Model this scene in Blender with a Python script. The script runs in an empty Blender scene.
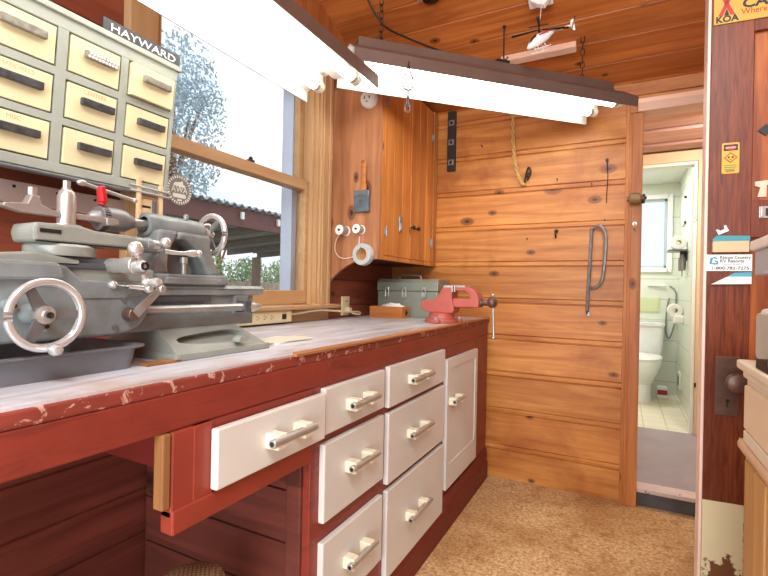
import bpy, bmesh, math, random
from mathutils import Vector, Matrix, noise
C = bpy.context.scene.collection
PI = math.pi
random.seed(7)
V = Vector

# ------------------------------------------------------------------ helpers
M4 = {}
ORG = Matrix.Identity(4)

def tag(o, label=None, cat=None, group=None, kind=None):
    if label: o['label'] = label
    if cat: o['category'] = cat
    if group: o['group'] = group
    if kind: o['kind'] = kind
    return o

def empty(name, loc, label=None, cat=None, group=None, rot=(0, 0, 0), kind=None):
    o = bpy.data.objects.new(name, None)
    o.empty_display_size = 0.05
    C.objects.link(o)
    o.location = loc
    o.rotation_euler = rot
    from mathutils import Euler
    M4[o.name] = Matrix.Translation(V(loc)) @ Euler(rot).to_matrix().to_4x4()
    return tag(o, label, cat, group, kind)

def cat_pts(p, k=6, closed=False):
    p = [V(a) for a in p]
    n = len(p)
    out = []
    rng = n if closed else n - 1
    for i in range(rng):
        if closed:
            a, b, c, d = p[i - 1], p[i], p[(i + 1) % n], p[(i + 2) % n]
        else:
            a, b, c, d = p[max(i - 1, 0)], p[i], p[i + 1], p[min(i + 2, n - 1)]
        for j in range(k):
            t = j / k
            out.append(0.5 * ((2 * b) + (c - a) * t + (2 * a - 5 * b + 4 * c - d) * t * t + (3 * b - a - 3 * c + d) * t ** 3))
    if not closed:
        out.append(p[-1])
    return out

def frame(d):
    d = V(d).normalized()
    a = V((0, 0, 1)) if abs(d.z) < 0.9 else V((1, 0, 0))
    u = d.cross(a).normalized()
    return d, u, u.cross(d).normalized()

class MB:
    def __init__(s):
        s.v = []; s.f = []; s.sm = []; s.mi = []; s.cur = 0
    def m(s, i):
        s.cur = i; return s
    def add(s, vs, fs, smooth=False, M=None):
        o = len(s.v)
        for p in vs:
            p = V(p)
            s.v.append(M @ p if M else p)
        for f in fs:
            s.f.append([i + o for i in f]); s.sm.append(smooth); s.mi.append(s.cur)
        return s
    def bm(s, bm, smooth=False, M=None):
        bm.verts.index_update()
        s.add([v.co.copy() for v in bm.verts], [[v.index for v in f.verts] for f in bm.faces], smooth, M)
        bm.free()
        return s
    def box(s, x0, x1, y0, y1, z0, z1, bev=0, M=None, seg=2):
        b = bmesh.new()
        bmesh.ops.create_cube(b, size=1)
        for v in b.verts:
            v.co = V(((x0 + x1) / 2 + v.co.x * (x1 - x0), (y0 + y1) / 2 + v.co.y * (y1 - y0), (z0 + z1) / 2 + v.co.z * (z1 - z0)))
        if bev:
            bmesh.ops.bevel(b, geom=list(b.edges), offset=bev, segments=seg, affect='EDGES', profile=0.5)
        return s.bm(b, False, M)
    def cyl(s, p0, p1, r0, r1=None, n=20, bev=0, M=None):
        r1 = r0 if r1 is None else r1
        L = (V(p1) - V(p0)).length
        if bev:
            pr = [(0, 0), (r0 - bev, 0), (r0, bev), (r1, L - bev), (r1 - bev, L), (0, L)]
        else:
            pr = [(0, 0), (r0, 0), (r1, L), (0, L)]
        return s.lathe(pr, p0, V(p1) - V(p0), n, M=M)
    def lathe(s, prof, p0, axis, n=24, M=None, smooth=True):
        d, u, w = frame(axis)
        p0 = V(p0)
        vs = []; fs = []; rings = []
        for r, t in prof:
            if r < 1e-6:
                rings.append([len(vs)]); vs.append(p0 + d * t)
            else:
                rings.append(list(range(len(vs), len(vs) + n)))
                for i in range(n):
                    a = 2 * PI * i / n
                    vs.append(p0 + d * t + (u * math.cos(a) + w * math.sin(a)) * r)
        for A, B in zip(rings, rings[1:]):
            if len(A) == 1 and len(B) == 1: continue
            for i in range(n):
                j = (i + 1) % n
                if len(A) == 1: fs.append([A[0], B[i], B[j]])
                elif len(B) == 1: fs.append([A[i], B[0], A[j]])
                else: fs.append([A[i], B[i], B[j], A[j]])
        return s.add(vs, fs, smooth, M)
    def tube(s, pts, r, n=8, closed=False, M=None):
        pts = [V(p) for p in pts]
        N = len(pts)
        rr = r if isinstance(r, (list, tuple)) else [r] * N
        vs = []; fs = []
        pu = None
        for i, p in enumerate(pts):
            if closed: d = pts[(i + 1) % N] - pts[i - 1]
            else: d = pts[min(i + 1, N - 1)] - pts[max(i - 1, 0)]
            if d.length < 1e-9: d = V((0, 0, 1))
            d.normalize()
            if pu is None: _, u, w = frame(d)
            else:
                u = pu - d * pu.dot(d)
                if u.length < 1e-6: _, u, w = frame(d)
                u.normalize(); w = d.cross(u)
            pu = u
            for k in range(n):
                a = 2 * PI * k / n
                vs.append(p + (u * math.cos(a) + w * math.sin(a)) * rr[i])
        for i in range(N if closed else N - 1):
            j = (i + 1) % N
            for k in range(n):
                l = (k + 1) % n
                fs.append([i * n + k, i * n + l, j * n + l, j * n + k])
        if not closed:
            fs.append(list(range(n))[::-1]); fs.append(list(range((N - 1) * n, N * n)))
        return s.add(vs, fs, True, M)
    def sph(s, c, r, sc=(1, 1, 1), n=16, M=None):
        b = bmesh.new()
        bmesh.ops.create_uvsphere(b, u_segments=n, v_segments=max(6, n // 2 + 2), radius=r)
        for v in b.verts:
            v.co = V((v.co.x * sc[0] + c[0], v.co.y * sc[1] + c[1], v.co.z * sc[2] + c[2]))
        return s.bm(b, True, M)
    def torus(s, c, axis, R, r, n=32, m=10, M=None):
        d, u, w = frame(axis)
        c = V(c)
        pts = [c + (u * math.cos(2 * PI * i / n) + w * math.sin(2 * PI * i / n)) * R for i in range(n)]
        return s.tube(pts, r, m, True, M)
    def prism(s, pts, ax, a, b, bev=0, M=None, smooth=False):
        def P(p, t):
            return {'x': V((t, p[0], p[1])), 'y': V((p[0], t, p[1])), 'z': V((p[0], p[1], t))}[ax]
        bm_ = bmesh.new()
        n = len(pts)
        A = [bm_.verts.new(P(p, a)) for p in pts]; B = [bm_.verts.new(P(p, b)) for p in pts]
        bm_.faces.new(A[::-1]); bm_.faces.new(B)
        for i in range(n):
            j = (i + 1) % n
            bm_.faces.new([A[i], A[j], B[j], B[i]])
        bmesh.ops.recalc_face_normals(bm_, faces=list(bm_.faces))
        if bev:
            bmesh.ops.bevel(bm_, geom=list(bm_.edges), offset=bev, segments=2, affect='EDGES', profile=0.5)
        return s.bm(bm_, smooth, M)
    def loft(s, rings, smooth=False, M=None, closed=False):
        n = len(rings[0]); vs = [p for r in rings for p in r]; fs = []
        R = len(rings)
        for i in range(R if closed else R - 1):
            k = (i + 1) % R
            for j in range(n):
                l = (j + 1) % n
                fs.append([i * n + j, i * n + l, k * n + l, k * n + j])
        if not closed:
            fs.append(list(range(n))[::-1]); fs.append(list(range((R - 1) * n, R * n)))
        return s.add(vs, fs, smooth, M)
    def text(s, body, size, M, ext=0.0006, align='CENTER', sx=1.0, bold=0.0):
        cu = bpy.data.curves.new('t', 'FONT')
        cu.body = body; cu.size = size; cu.extrude = ext; cu.align_x = align; cu.align_y = 'CENTER'; cu.resolution_u = 3; cu.offset = bold
        o = bpy.data.objects.new('t', cu); C.objects.link(o)
        bpy.context.view_layer.update()
        me = bpy.data.meshes.new_from_object(o.evaluated_get(bpy.context.evaluated_depsgraph_get()))
        S = Matrix.Diagonal((sx, 1, 1, 1))
        s.add([v.co.copy() for v in me.vertices], [list(p.vertices) for p in me.polygons], False, M @ S)
        bpy.data.objects.remove(o); bpy.data.curves.remove(cu); bpy.data.meshes.remove(me)
        return s
    def build(s, name, mats, parent=None, label=None, cat=None, group=None, kind=None, local=False, origin=None, auto=35):
        if not isinstance(mats, (list, tuple)): mats = [mats]
        if parent is not None:
            W = M4[parent.name]
            T = Matrix.Identity(4) if local else W.inverted()
        else:
            if origin is None and kind != 'structure':
                xs = [v.x for v in s.v]; ys = [v.y for v in s.v]; zs = [v.z for v in s.v]
                origin = ((min(xs) + max(xs)) / 2, (min(ys) + max(ys)) / 2, min(zs))
            origin = origin or (0, 0, 0)
            W = Matrix.Translation(V(origin)); T = W.inverted()
        me = bpy.data.meshes.new(name)
        me.from_pydata([T @ v for v in s.v], [], s.f)
        for m_ in mats: me.materials.append(m_)
        me.polygons.foreach_set('use_smooth', s.sm)
        me.polygons.foreach_set('material_index', s.mi)
        b = bmesh.new(); b.from_mesh(me)
        bmesh.ops.recalc_face_normals(b, faces=list(b.faces))
        ang = math.radians(auto)
        for e in b.edges:
            if len(e.link_faces) == 2 and e.calc_face_angle(0) > ang: e.smooth = False
        b.to_mesh(me); b.free()
        me.update()
        o = bpy.data.objects.new(name, me); C.objects.link(o)
        if parent is not None: o.parent = parent
        else: o.location = origin
        M4[o.name] = W
        return tag(o, label, cat, group, kind)

def basis(right, up, pos):
    r = V(right).normalized(); u = V(up).normalized(); n = r.cross(u)
    return Matrix(((r.x, u.x, n.x, pos[0]), (r.y, u.y, n.y, pos[1]), (r.z, u.z, n.z, pos[2]), (0, 0, 0, 1)))

def circ(cx, cy, r, n=24, a0=0, a1=2 * PI):
    full = abs(a1 - a0 - 2 * PI) < 1e-6
    k = n if full else n - 1
    return [(cx + r * math.cos(a0 + (a1 - a0) * i / k), cy + r * math.sin(a0 + (a1 - a0) * i / k)) for i in range(n)]

def rrect(x0, x1, y0, y1, r, k=5):
    o = []
    for cx, cy, a in ((x1 - r, y1 - r, 0), (x0 + r, y1 - r, PI / 2), (x0 + r, y0 + r, PI), (x1 - r, y0 + r, 1.5 * PI)):
        for i in range(k):
            t = a + PI / 2 * i / (k - 1)
            o.append((cx + r * math.cos(t), cy + r * math.sin(t)))
    return o

# ------------------------------------------------------------------ materials
def srgb(h):
    h = h.lstrip('#')
    out = []
    for i in (0, 2, 4):
        c = int(h[i:i + 2], 16) / 255
        out.append(c / 12.92 if c <= 0.04045 else ((c + 0.055) / 1.055) ** 2.4)
    return (*out, 1)

def newmat(name):
    m = bpy.data.materials.new(name); m.use_nodes = True
    nt = m.node_tree
    b = nt.nodes['Principled BSDF']
    return m, nt, b

def nd(nt, t, **kw):
    n = nt.nodes.new(t)
    for k, v in kw.items(): setattr(n, k, v)
    return n

def noise_(nt, vec, scale, detail=4, rough=0.55, dist=0):
    n = nd(nt, 'ShaderNodeTexNoise')
    n.inputs['Scale'].default_value = scale; n.inputs['Detail'].default_value = detail
    n.inputs['Roughness'].default_value = rough; n.inputs['Distortion'].default_value = dist
    if vec: nt.links.new(vec, n.inputs['Vector'])
    return n

def ramp(nt, fac, stops):
    r = nd(nt, 'ShaderNodeValToRGB')
    e = r.color_ramp.elements
    while len(e) > 1: e.remove(e[-1])
    e[0].position = stops[0][0]; e[0].color = stops[0][1]
    for p, c in stops[1:]:
        x = e.new(p); x.color = c
    nt.links.new(fac, r.inputs['Fac'])
    return r

def mixc(nt, fac, a, b, mode='MIX'):
    m = nd(nt, 'ShaderNodeMix', data_type='RGBA', blend_type=mode)
    for key, val in (('Factor', fac), ('A', a), ('B', b)):
        sock = [i for i in m.inputs if i.name == key and (i.type == ('VALUE' if key == 'Factor' else 'RGBA'))][0]
        if hasattr(val, 'is_linked'): nt.links.new(val, sock)
        else: sock.default_value = val
    return [o for o in m.outputs if o.type == 'RGBA'][0]

def math_(nt, op, a, b=None, c=None):
    m = nd(nt, 'ShaderNodeMath', operation=op)
    for i, v in enumerate((a, b, c)):
        if v is None: continue
        if hasattr(v, 'is_linked'): nt.links.new(v, m.inputs[i])
        else: m.inputs[i].default_value = v
    return m.outputs[0]

def bump(nt, b, h, strength=0.2, dist=0.002):
    n = nd(nt, 'ShaderNodeBump')
    n.inputs['Strength'].default_value = strength; n.inputs['Distance'].default_value = dist
    nt.links.new(h, n.inputs['Height']); nt.links.new(n.outputs[0], b.inputs['Normal'])

def paint(name, col, rough=0.5, metal=0.0, var=0.12, scale=9, wear=None, wear_amt=0.62, wear_scale=30, spec=0.5, bmp=0.05, grime=None):
    """paint or metal with a slow tone drift and, optionally, chips showing what is underneath"""
    m, nt, b = newmat(name)
    tc = nd(nt, 'ShaderNodeTexCoord').outputs['Object']
    c = srgb(col)
    n = noise_(nt, tc, scale, 5)
    dk = tuple(x * (1 - var) for x in c[:3]) + (1,); lt = tuple(min(1, x * (1 + var)) for x in c[:3]) + (1,)
    out = ramp(nt, n.outputs['Fac'], [(0.3, dk), (0.7, lt)]).outputs[0]
    if grime:
        mg = nd(nt, 'ShaderNodeMapping'); mg.inputs['Scale'].default_value = (12, 1.6, 14); nt.links.new(tc, mg.inputs[0])
        ng = noise_(nt, mg.outputs[0], 2.0, 7, 0.7, 0.5)
        fg = ramp(nt, ng.outputs['Fac'], [(0.52, (0, 0, 0, 1)), (0.72, (0.85, 0.85, 0.85, 1))]).outputs[0]
        out = mixc(nt, fg, out, srgb(grime))
    if wear:
        w = noise_(nt, tc, wear_scale, 8, 0.62, 0.4)
        f = ramp(nt, w.outputs['Fac'], [(wear_amt, (0, 0, 0, 1)), (wear_amt + 0.03, (1, 1, 1, 1))]).outputs[0]
        out = mixc(nt, f, out, srgb(wear))
    nt.links.new(out, b.inputs['Base Color'])
    b.inputs['Roughness'].default_value = rough; b.inputs['Metallic'].default_value = metal
    b.inputs['Specular IOR Level'].default_value = spec
    if bmp:
        n2 = noise_(nt, tc, 120, 3)
        bump(nt, b, n2.outputs['Fac'], bmp, 0.001)
    return m

def wood(name, dark, light, grain='x', across='z', width=0.2, off=0.0, knots=0.5, rough=0.45, gs=1.0, knotcol='#4a2210', boardvar=0.16, stain=None, contrast=(0.3, 0.7), spec=0.4):
    """boards along `grain`, stacked along `across` every `width`; streaky grain, per-board tone, knots"""
    m, nt, b = newmat(name)
    tc = nd(nt, 'ShaderNodeTexCoord').outputs['Object']
    sp = nd(nt, 'ShaderNodeSeparateXYZ'); nt.links.new(tc, sp.inputs[0])
    S = {'x': sp.outputs[0], 'y': sp.outputs[1], 'z': sp.outputs[2]}
    third = [k for k in 'xyz' if k not in (grain, across)][0]
    idx = math_(nt, 'FLOOR', math_(nt, 'DIVIDE', math_(nt, 'SUBTRACT', S[across], off), width))
    wn = nd(nt, 'ShaderNodeTexWhiteNoise', noise_dimensions='1D'); nt.links.new(idx, wn.inputs['W'])
    shift = math_(nt, 'MULTIPLY', wn.outputs['Value'], 37.0)
    g = math_(nt, 'ADD', S[grain], shift)
    def comb(a, bb, cc):
        n = nd(nt, 'ShaderNodeCombineXYZ')
        for i, v in enumerate((a, bb, cc)): nt.links.new(v, n.inputs[i])
        return n.outputs[0]
    v1 = comb(math_(nt, 'MULTIPLY', g, 1.6 * gs), math_(nt, 'MULTIPLY', S[across], 22 * gs), math_(nt, 'MULTIPLY', S[third], 22 * gs))
    # knots bend the grain
    vk = comb(math_(nt, 'MULTIPLY', g, 2.9), math_(nt, 'MULTIPLY', S[across], 5.0), math_(nt, 'MULTIPLY', S[third], 0.2))
    vo = nd(nt, 'ShaderNodeTexVoronoi', voronoi_dimensions='2D'); vo.inputs['Scale'].default_value = 1.0; nt.links.new(vk, vo.inputs['Vector'])
    n1 = noise_(nt, v1, 1.0, 7, 0.6, 0.8)
    n2 = noise_(nt, comb(math_(nt, 'MULTIPLY', g, 1.2), math_(nt, 'MULTIPLY', S[across], 4), math_(nt, 'MULTIPLY', S[third], 4)), 1.0, 4, 0.5, 1.0)
    base = ramp(nt, n1.outputs['Fac'], [(contrast[0], srgb(dark)), (contrast[1], srgb(light))]).outputs[0]
    base = mixc(nt, ramp(nt, n2.outputs['Fac'], [(0.35, (0, 0, 0, 1)), (0.75, (0.55, 0.55, 0.55, 1))]).outputs[0], base, srgb(dark))
    tone = math_(nt, 'ADD', math_(nt, 'MULTIPLY', wn.outputs['Value'], boardvar * 2), 1 - boardvar)
    tn = nd(nt, 'ShaderNodeCombineXYZ')
    for i in range(3): nt.links.new(tone, tn.inputs[i])
    base = mixc(nt, 1.0, base, tn.outputs[0], 'MULTIPLY')
    if knots:
        wv = nd(nt, 'ShaderNodeTexWhiteNoise', noise_dimensions='3D'); nt.links.new(vo.outputs['Position'], wv.inputs['Vector'])
        keep = math_(nt, 'LESS_THAN', wv.outputs['Value'], knots)
        k = ramp(nt, math_(nt, 'MULTIPLY', vo.outputs['Distance'], math_(nt, 'ADD', math_(nt, 'MULTIPLY', wv.outputs['Value'], 4.0 ), 0.75)), [(0.03, (1, 1, 1, 1)), (0.06, (0.5, 0.5, 0.5, 1)), (0.075, (0.75, 0.75, 0.75, 1)), (0.13, (0, 0, 0, 1))]).outputs[0]
        kk = math_(nt, 'MULTIPLY', k, keep)
        base = mixc(nt, kk, base, srgb(knotcol))
    if stain:
        st = noise_(nt, tc, 2.6, 6, 0.65, 0.5)
        f = ramp(nt, st.outputs['Fac'], [(0.5, (0, 0, 0, 1)), (0.78, (0.8, 0.8, 0.8, 1))]).outputs[0]
        base = mixc(nt, f, base, srgb(stain))
    nt.links.new(base, b.inputs['Base Color'])
    b.inputs['Roughness'].default_value = rough
    b.inputs['Specular IOR Level'].default_value = spec
    bump(nt, b, n1.outputs['Fac'], 0.12, 0.002)
    return m

def emit(name, col, strength):
    m, nt, b = newmat(name)
    b.inputs['Base Color'].default_value = srgb(col)
    b.inputs['Emission Color'].default_value = srgb(col); b.inputs['Emission Strength'].default_value = strength
    return m

def flat(name, col, rough=0.6, metal=0, spec=0.5):
    return paint(name, col, rough, metal, var=0.05, bmp=0, spec=spec)
# ------------------------------------------------------------------ material palette
M = {}
M['pine_wall'] = wood('pine_wall', '#a45c26', '#e09e52', 'x', 'z', 0.2075, 0.159, 0.28, 0.42, stain='#8f4a20', boardvar=0.12)
M['pine_ceil'] = wood('pine_ceil', '#a05424', '#de8c48', 'x', 'y', 0.1384, 0.0, 0.42, 0.42, boardvar=0.14)
M['pine_post'] = wood('pine_post', '#9a5424', '#d08a4a', 'z', 'x', 0.5, 0, 0.2, 0.45)
M['pine_cab'] = wood('pine_cab', '#b8682c', '#e6a252', 'z', 'y', 0.095, 1.895, 0.25, 0.35)
M['pine_side'] = wood('pine_side', '#98603c', '#cf9468', 'z', 'x', 0.09, -1.2, 0.3, 0.45)
M['beam'] = wood('beam', '#e6baa0', '#f4d2bc', 'x', 'z', 1.0, 0, 0, 0.5)
M['casing'] = wood('casing', '#b48a5c', '#d6b488', 'z', 'y', 0.5, 0, 0, 0.4, contrast=(0.2, 0.8))
M['casing_h'] = wood('casing_h', '#b48a5c', '#d6b488', 'y', 'z', 0.5, 0, 0, 0.4, contrast=(0.2, 0.8))
M['redwood'] = wood('redwood', '#6b3424', '#9c5238', 'y', 'z', 0.135, 0.02, 0.3, 0.5, knotcol='#2a0e08')
M['redwood_x'] = wood('redwood_x', '#4e2620', '#74392e', 'x', 'z', 0.135, 0.02, 0.2, 0.6, knotcol='#2a0e08')
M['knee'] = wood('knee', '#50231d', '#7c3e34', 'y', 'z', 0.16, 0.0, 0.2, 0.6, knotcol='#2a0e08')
M['rawwood'] = wood('rawwood', '#7c5230', '#ad7a48', 'z', 'y', 1, 0, 0, 0.6)
M['rawedge'] = wood('rawedge', '#8f5c36', '#c2875a', 'y', 'z', 1, 0, 0, 0.6)
M['fir_door'] = wood('fir_door', '#5c2616', '#864424', 'z', 'x', 0.9, 0, 0, 0.38, gs=6, contrast=(0.36, 0.64))
M['vest'] = wood('vest', '#b58474', '#d0a698', 'x', 'y', 0.2, 0, 0.1, 0.6)
M['red'] = paint('red', '#86352a', 0.42, var=0.14, grime='#4e1f18', wear='#d8a493', wear_amt=0.68, wear_scale=26)
M['red_scuffed'] = paint('red_scuffed', '#84392f', 0.5, var=0.2, grime='#54261f', wear='#c09a8c', wear_amt=0.57, wear_scale=38)
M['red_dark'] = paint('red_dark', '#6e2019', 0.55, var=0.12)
M['white_drawer'] = paint('white_drawer', '#d6d6d1', 0.42, var=0.05, scale=4, wear='#b09a80', wear_amt=0.74, wear_scale=20)
M['cream'] = paint('cream', '#e4dcc4', 0.45, var=0.04)
M['lathe'] = paint('lathe', '#828b8c', 0.27, 0.1, var=0.25, scale=14, wear='#a5a8a4', wear_amt=0.68, wear_scale=18, spec=0.6)
M['lathe_lt'] = paint('lathe_lt', '#959b94', 0.32, 0.12, var=0.16, scale=14, wear='#6d6f66', wear_amt=0.7, wear_scale=20)
M['lathe_dk'] = paint('lathe_dk', '#50555a', 0.36, 0.15, var=0.2, scale=16)
M['pan'] = paint('pan', '#74777c', 0.36, 0.3, var=0.25, scale=8, wear='#8a8078', wear_amt=0.66, wear_scale=14)
M['steel'] = paint('steel', '#bcbcb8', 0.36, 0.7, var=0.15, scale=20)
M['chrome'] = paint('chrome', '#d6d8d8', 0.2, 0.65, var=0.05, bmp=0)
M['dsteel'] = paint('dsteel', '#76777a', 0.35, 0.5, var=0.2, scale=20)
M['brass'] = paint('brass', '#9a8a60', 0.35, 0.6, var=0.1)
M['black'] = paint('black', '#1c1b1c', 0.5, var=0.1)
M['iron'] = paint('iron', '#3a3430', 0.55, 0.5, var=0.2)
M['hay_body'] = paint('hay_body', '#a3aaa0', 0.5, var=0.06)
M['hay_drawer'] = paint('hay_drawer', '#e2d9ae', 0.5, var=0.05, scale=5)
M['pull_dk'] = paint('pull_dk', '#55575c', 0.4, 0.5, var=0.4, scale=60)
M['pull_lt'] = paint('pull_lt', '#9a9a90', 0.4, 0.5, var=0.3, scale=60)
M['ink'] = flat('ink', '#c9a882', 0.8)
M['sign_black'] = paint('sign_black', '#2b2c30', 0.4, var=0.1)
M['white'] = flat('white', '#f2f2ee', 0.4)
M['white_gloss'] = flat('white_gloss', '#eef0ee', 0.15)
M['hood'] = paint('hood', '#6f5b52', 0.45, 0.2, var=0.1)
M['reflector'] = flat('reflector', '#e4e4e0', 0.45)
M['tube'] = emit('tube', '#fffdf8', 4.4)
M['plastic_cream'] = flat('plastic_cream', '#dccfa6', 0.4)
M['vise'] = paint('vise', '#b45a4e', 0.45, var=0.12, wear='#8a7a74', wear_amt=0.62, wear_scale=34)
M['toolbox'] = paint('toolbox', '#8d9486', 0.42, 0.3, var=0.12, wear='#6a5a4c', wear_amt=0.72, wear_scale=24)
M['orange_wood'] = wood('orange_wood', '#a65f28', '#d18f50', 'x', 'z', 1, 0, 0, 0.5)
M['rope'] = paint('rope', '#c8a264', 0.8, var=0.3, scale=200)
M['galv'] = paint('galv', '#8d8f92', 0.38, 0.7, var=0.25, scale=40, wear='#8a5a3a', wear_amt=0.68, wear_scale=40)
M['bronze'] = paint('bronze', '#6d564c', 0.38, 0.55, var=0.2, scale=25)
M['paper'] = flat('paper', '#efece4', 0.8)
M['teal'] = flat('teal', '#3f96a4', 0.6)
M['kraft'] = flat('kraft', '#cdbb94', 0.7)
M['yellow'] = flat('yellow', '#c79f3e', 0.5)
M['sign_red'] = flat('sign_red', '#b02a22', 0.5)
M['grey_text'] = flat('grey_text', '#3f5660', 0.6)
M['red_plastic'] = flat('red_plastic', '#c8202a', 0.3)
M['mint'] = paint('mint', '#e0e4d8', 0.4, var=0.02)
M['beige'] = paint('beige', '#d9bd94', 0.5, var=0.04)
M['strip_white'] = paint('strip_white', '#ecd2c2', 0.5, var=0.08)
M['fabric'] = paint('fabric', '#9a7a5c', 0.9, var=0.2, scale=60)
M['bristle'] = paint('bristle', '#5d6670', 0.8, var=0.3, scale=30)
M['ledge'] = wood('ledge', '#cfa886', '#e6c8a8', 'y', 'x', 1, 0, 0, 0.5)
M['counter_wood'] = wood('counter_wood', '#b98a52', '#d9b07a', 'z', 'y', 0.3, 0, 0, 0.45)

# glass that shows what is behind it
gm, gnt, gb = newmat('glass')
gb.inputs['Base Color'].default_value = (1, 1, 1, 1); gb.inputs['Roughness'].default_value = 0.02
gb.inputs['Transmission Weight'].default_value = 1; gb.inputs['IOR'].default_value = 1.02
M['glass'] = gm

# floor: tan looped carpet with worn, darker patches
m, nt, b = newmat('carpet')
tc = nd(nt, 'ShaderNodeTexCoord').outputs['Object']
a = noise_(nt, tc, 2.2, 6, 0.6, 0.4); f = noise_(nt, tc, 70, 3, 0.7); g = noise_(nt, tc, 14, 5, 0.6)
c1 = ramp(nt, a.outputs['Fac'], [(0.32, srgb('#b58c5e')), (0.55, srgb('#dab888')), (0.75, srgb('#e6c89c'))]).outputs[0]
c2 = mixc(nt, ramp(nt, f.outputs['Fac'], [(0.35, (0.85, 0.85, 0.85, 1)), (0.6, (0, 0, 0, 1))]).outputs[0], c1, srgb('#94683c'))
c3 = mixc(nt, ramp(nt, g.outputs['Fac'], [(0.52, (0, 0, 0, 1)), (0.75, (0.8, 0.8, 0.8, 1))]).outputs[0], c2, srgb('#8f6236'))
vo = nd(nt, 'ShaderNodeTexVoronoi'); vo.inputs['Scale'].default_value = 110; nt.links.new(tc, vo.inputs['Vector'])
nt.links.new(c3, b.inputs['Base Color']); b.inputs['Roughness'].default_value = 0.95; b.inputs['Specular IOR Level'].default_value = 0.1
bump(nt, b, vo.outputs['Distance'], 0.6, 0.004)
M['carpet'] = m

# painted worktop: bluish white, worn to grey-brown wood streaks along the bench
m, nt, b = newmat('worktop_paint')
tc = nd(nt, 'ShaderNodeTexCoord').outputs['Object']
mp = nd(nt, 'ShaderNodeMapping'); mp.inputs['Scale'].default_value = (14, 2.2, 14); nt.links.new(tc, mp.inputs[0])
a = noise_(nt, mp.outputs[0], 1.3, 7, 0.65, 0.6); g = noise_(nt, tc, 4.5, 5, 0.6, 0.3)
c1 = ramp(nt, a.outputs['Fac'], [(0.30, srgb('#9c8f88')), (0.45, srgb('#bfbfc6')), (0.62, srgb('#d3d8e2'))]).outputs[0]
c2 = mixc(nt, ramp(nt, g.outputs['Fac'], [(0.5, (0, 0, 0, 1)), (0.72, (0.7, 0.7, 0.7, 1))]).outputs[0], c1, srgb('#b5977a'))
nt.links.new(c2, b.inputs['Base Color']); b.inputs['Roughness'].default_value = 0.38
bump(nt, b, a.outputs['Fac'], 0.15, 0.002)
M['worktop'] = m

# lower door panel paint peeling off
M['peel'] = paint('peel', '#d3cca4', 0.5, var=0.05)
m, nt, b = newmat('peel_mask')
tc = nd(nt, 'ShaderNodeTexCoord').outputs['Object']
n1 = noise_(nt, tc, 22, 6, 0.65); sp = nd(nt, 'ShaderNodeSeparateXYZ'); nt.links.new(tc, sp.inputs[0])
# chips gather round one worn patch near the bottom and along the right-hand edge
d = nd(nt, 'ShaderNodeVectorMath', operation='DISTANCE'); nt.links.new(tc, d.inputs[0]); d.inputs[1].default_value = (0.004, 0.0, 0.262)
v = math_(nt, 'ADD', math_(nt, 'MULTIPLY', d.outputs['Value'], 2.4), math_(nt, 'MULTIPLY', n1.outputs['Fac'], 0.42))
f = ramp(nt, v, [(0.315, (1, 1, 1, 1)), (0.33, (0, 0, 0, 1))]).outputs[0]
ed = math_(nt, 'GREATER_THAN', math_(nt, 'ADD', sp.outputs[0], math_(nt, 'MULTIPLY', n1.outputs['Fac'], 0.02)), 0.0585)
c = mixc(nt, math_(nt, 'MAXIMUM', f, ed), srgb('#d6cfa8'), srgb('#6e4526'))
nt.links.new(c, b.inputs['Base Color']); b.inputs['Roughness'].default_value = 0.5
M['peel'] = m

# bathroom floor sheet and painted vestibule floor
M['lino'] = paint('lino', '#e4dcc4', 0.35, var=0.05, scale=3)
m, nt, b = newmat('lino')
tc = nd(nt, 'ShaderNodeTexCoord').outputs['Object']
br = nd(nt, 'ShaderNodeTexBrick'); br.offset = 0; br.inputs['Scale'].default_value = 1
br.inputs['Brick Width'].default_value = 0.15; br.inputs['Row Height'].default_value = 0.15; br.inputs['Mortar Size'].default_value = 0.004
br.inputs['Color1'].default_value = srgb('#e6dfc9'); br.inputs['Color2'].default_value = srgb('#dfd6bd'); br.inputs['Mortar'].default_value = srgb('#c2b89c')
nt.links.new(tc, br.inputs['Vector']); nt.links.new(br.outputs['Color'], b.inputs['Base Color']); b.inputs['Roughness'].default_value = 0.35
M['lino'] = m
M['lavender'] = paint('lavender', '#988e94', 0.45, var=0.1, scale=5, wear='#8a7468', wear_amt=0.66, wear_scale=7)
# bathroom wall panels: big pale tiles
m, nt, b = newmat('bath_tile')
tc = nd(nt, 'ShaderNodeTexCoord').outputs['Object']
sp = nd(nt, 'ShaderNodeSeparateXYZ'); nt.links.new(tc, sp.inputs[0])
fz = math_(nt, 'FRACT', math_(nt, 'DIVIDE', sp.outputs[2], 0.2))
ln = math_(nt, 'LESS_THAN', fz, 0.03)
c = mixc(nt, ln, srgb('#dce2d4'), srgb('#aab3a2'))
nt.links.new(c, b.inputs['Base Color']); b.inputs['Roughness'].default_value = 0.3
M['bath_tile'] = m
M['bath_glass'] = emit('bath_window_light', '#e6eefc', 1.6)

# ------------------------------------------------------------------ the room
def struct(mb, name, mat, **kw):
    return mb.build(name, mat, kind='structure', **kw)

XL, YB = -1.31, 2.64
XR, YF = 1.35, -1.7
SL = 0.36
RID = 0.35                                   # the ridge the ceiling climbs to
def ceil_z(y):
    return 2.12 + SL * (2.64 - y) if y > RID else 2.12 + SL * (2.64 - RID) - 0.1 * (RID - y)

struct(MB().box(XL - 0.1, XR, YF, 2.655, -0.08, 0), 'floor', M['carpet'])

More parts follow.
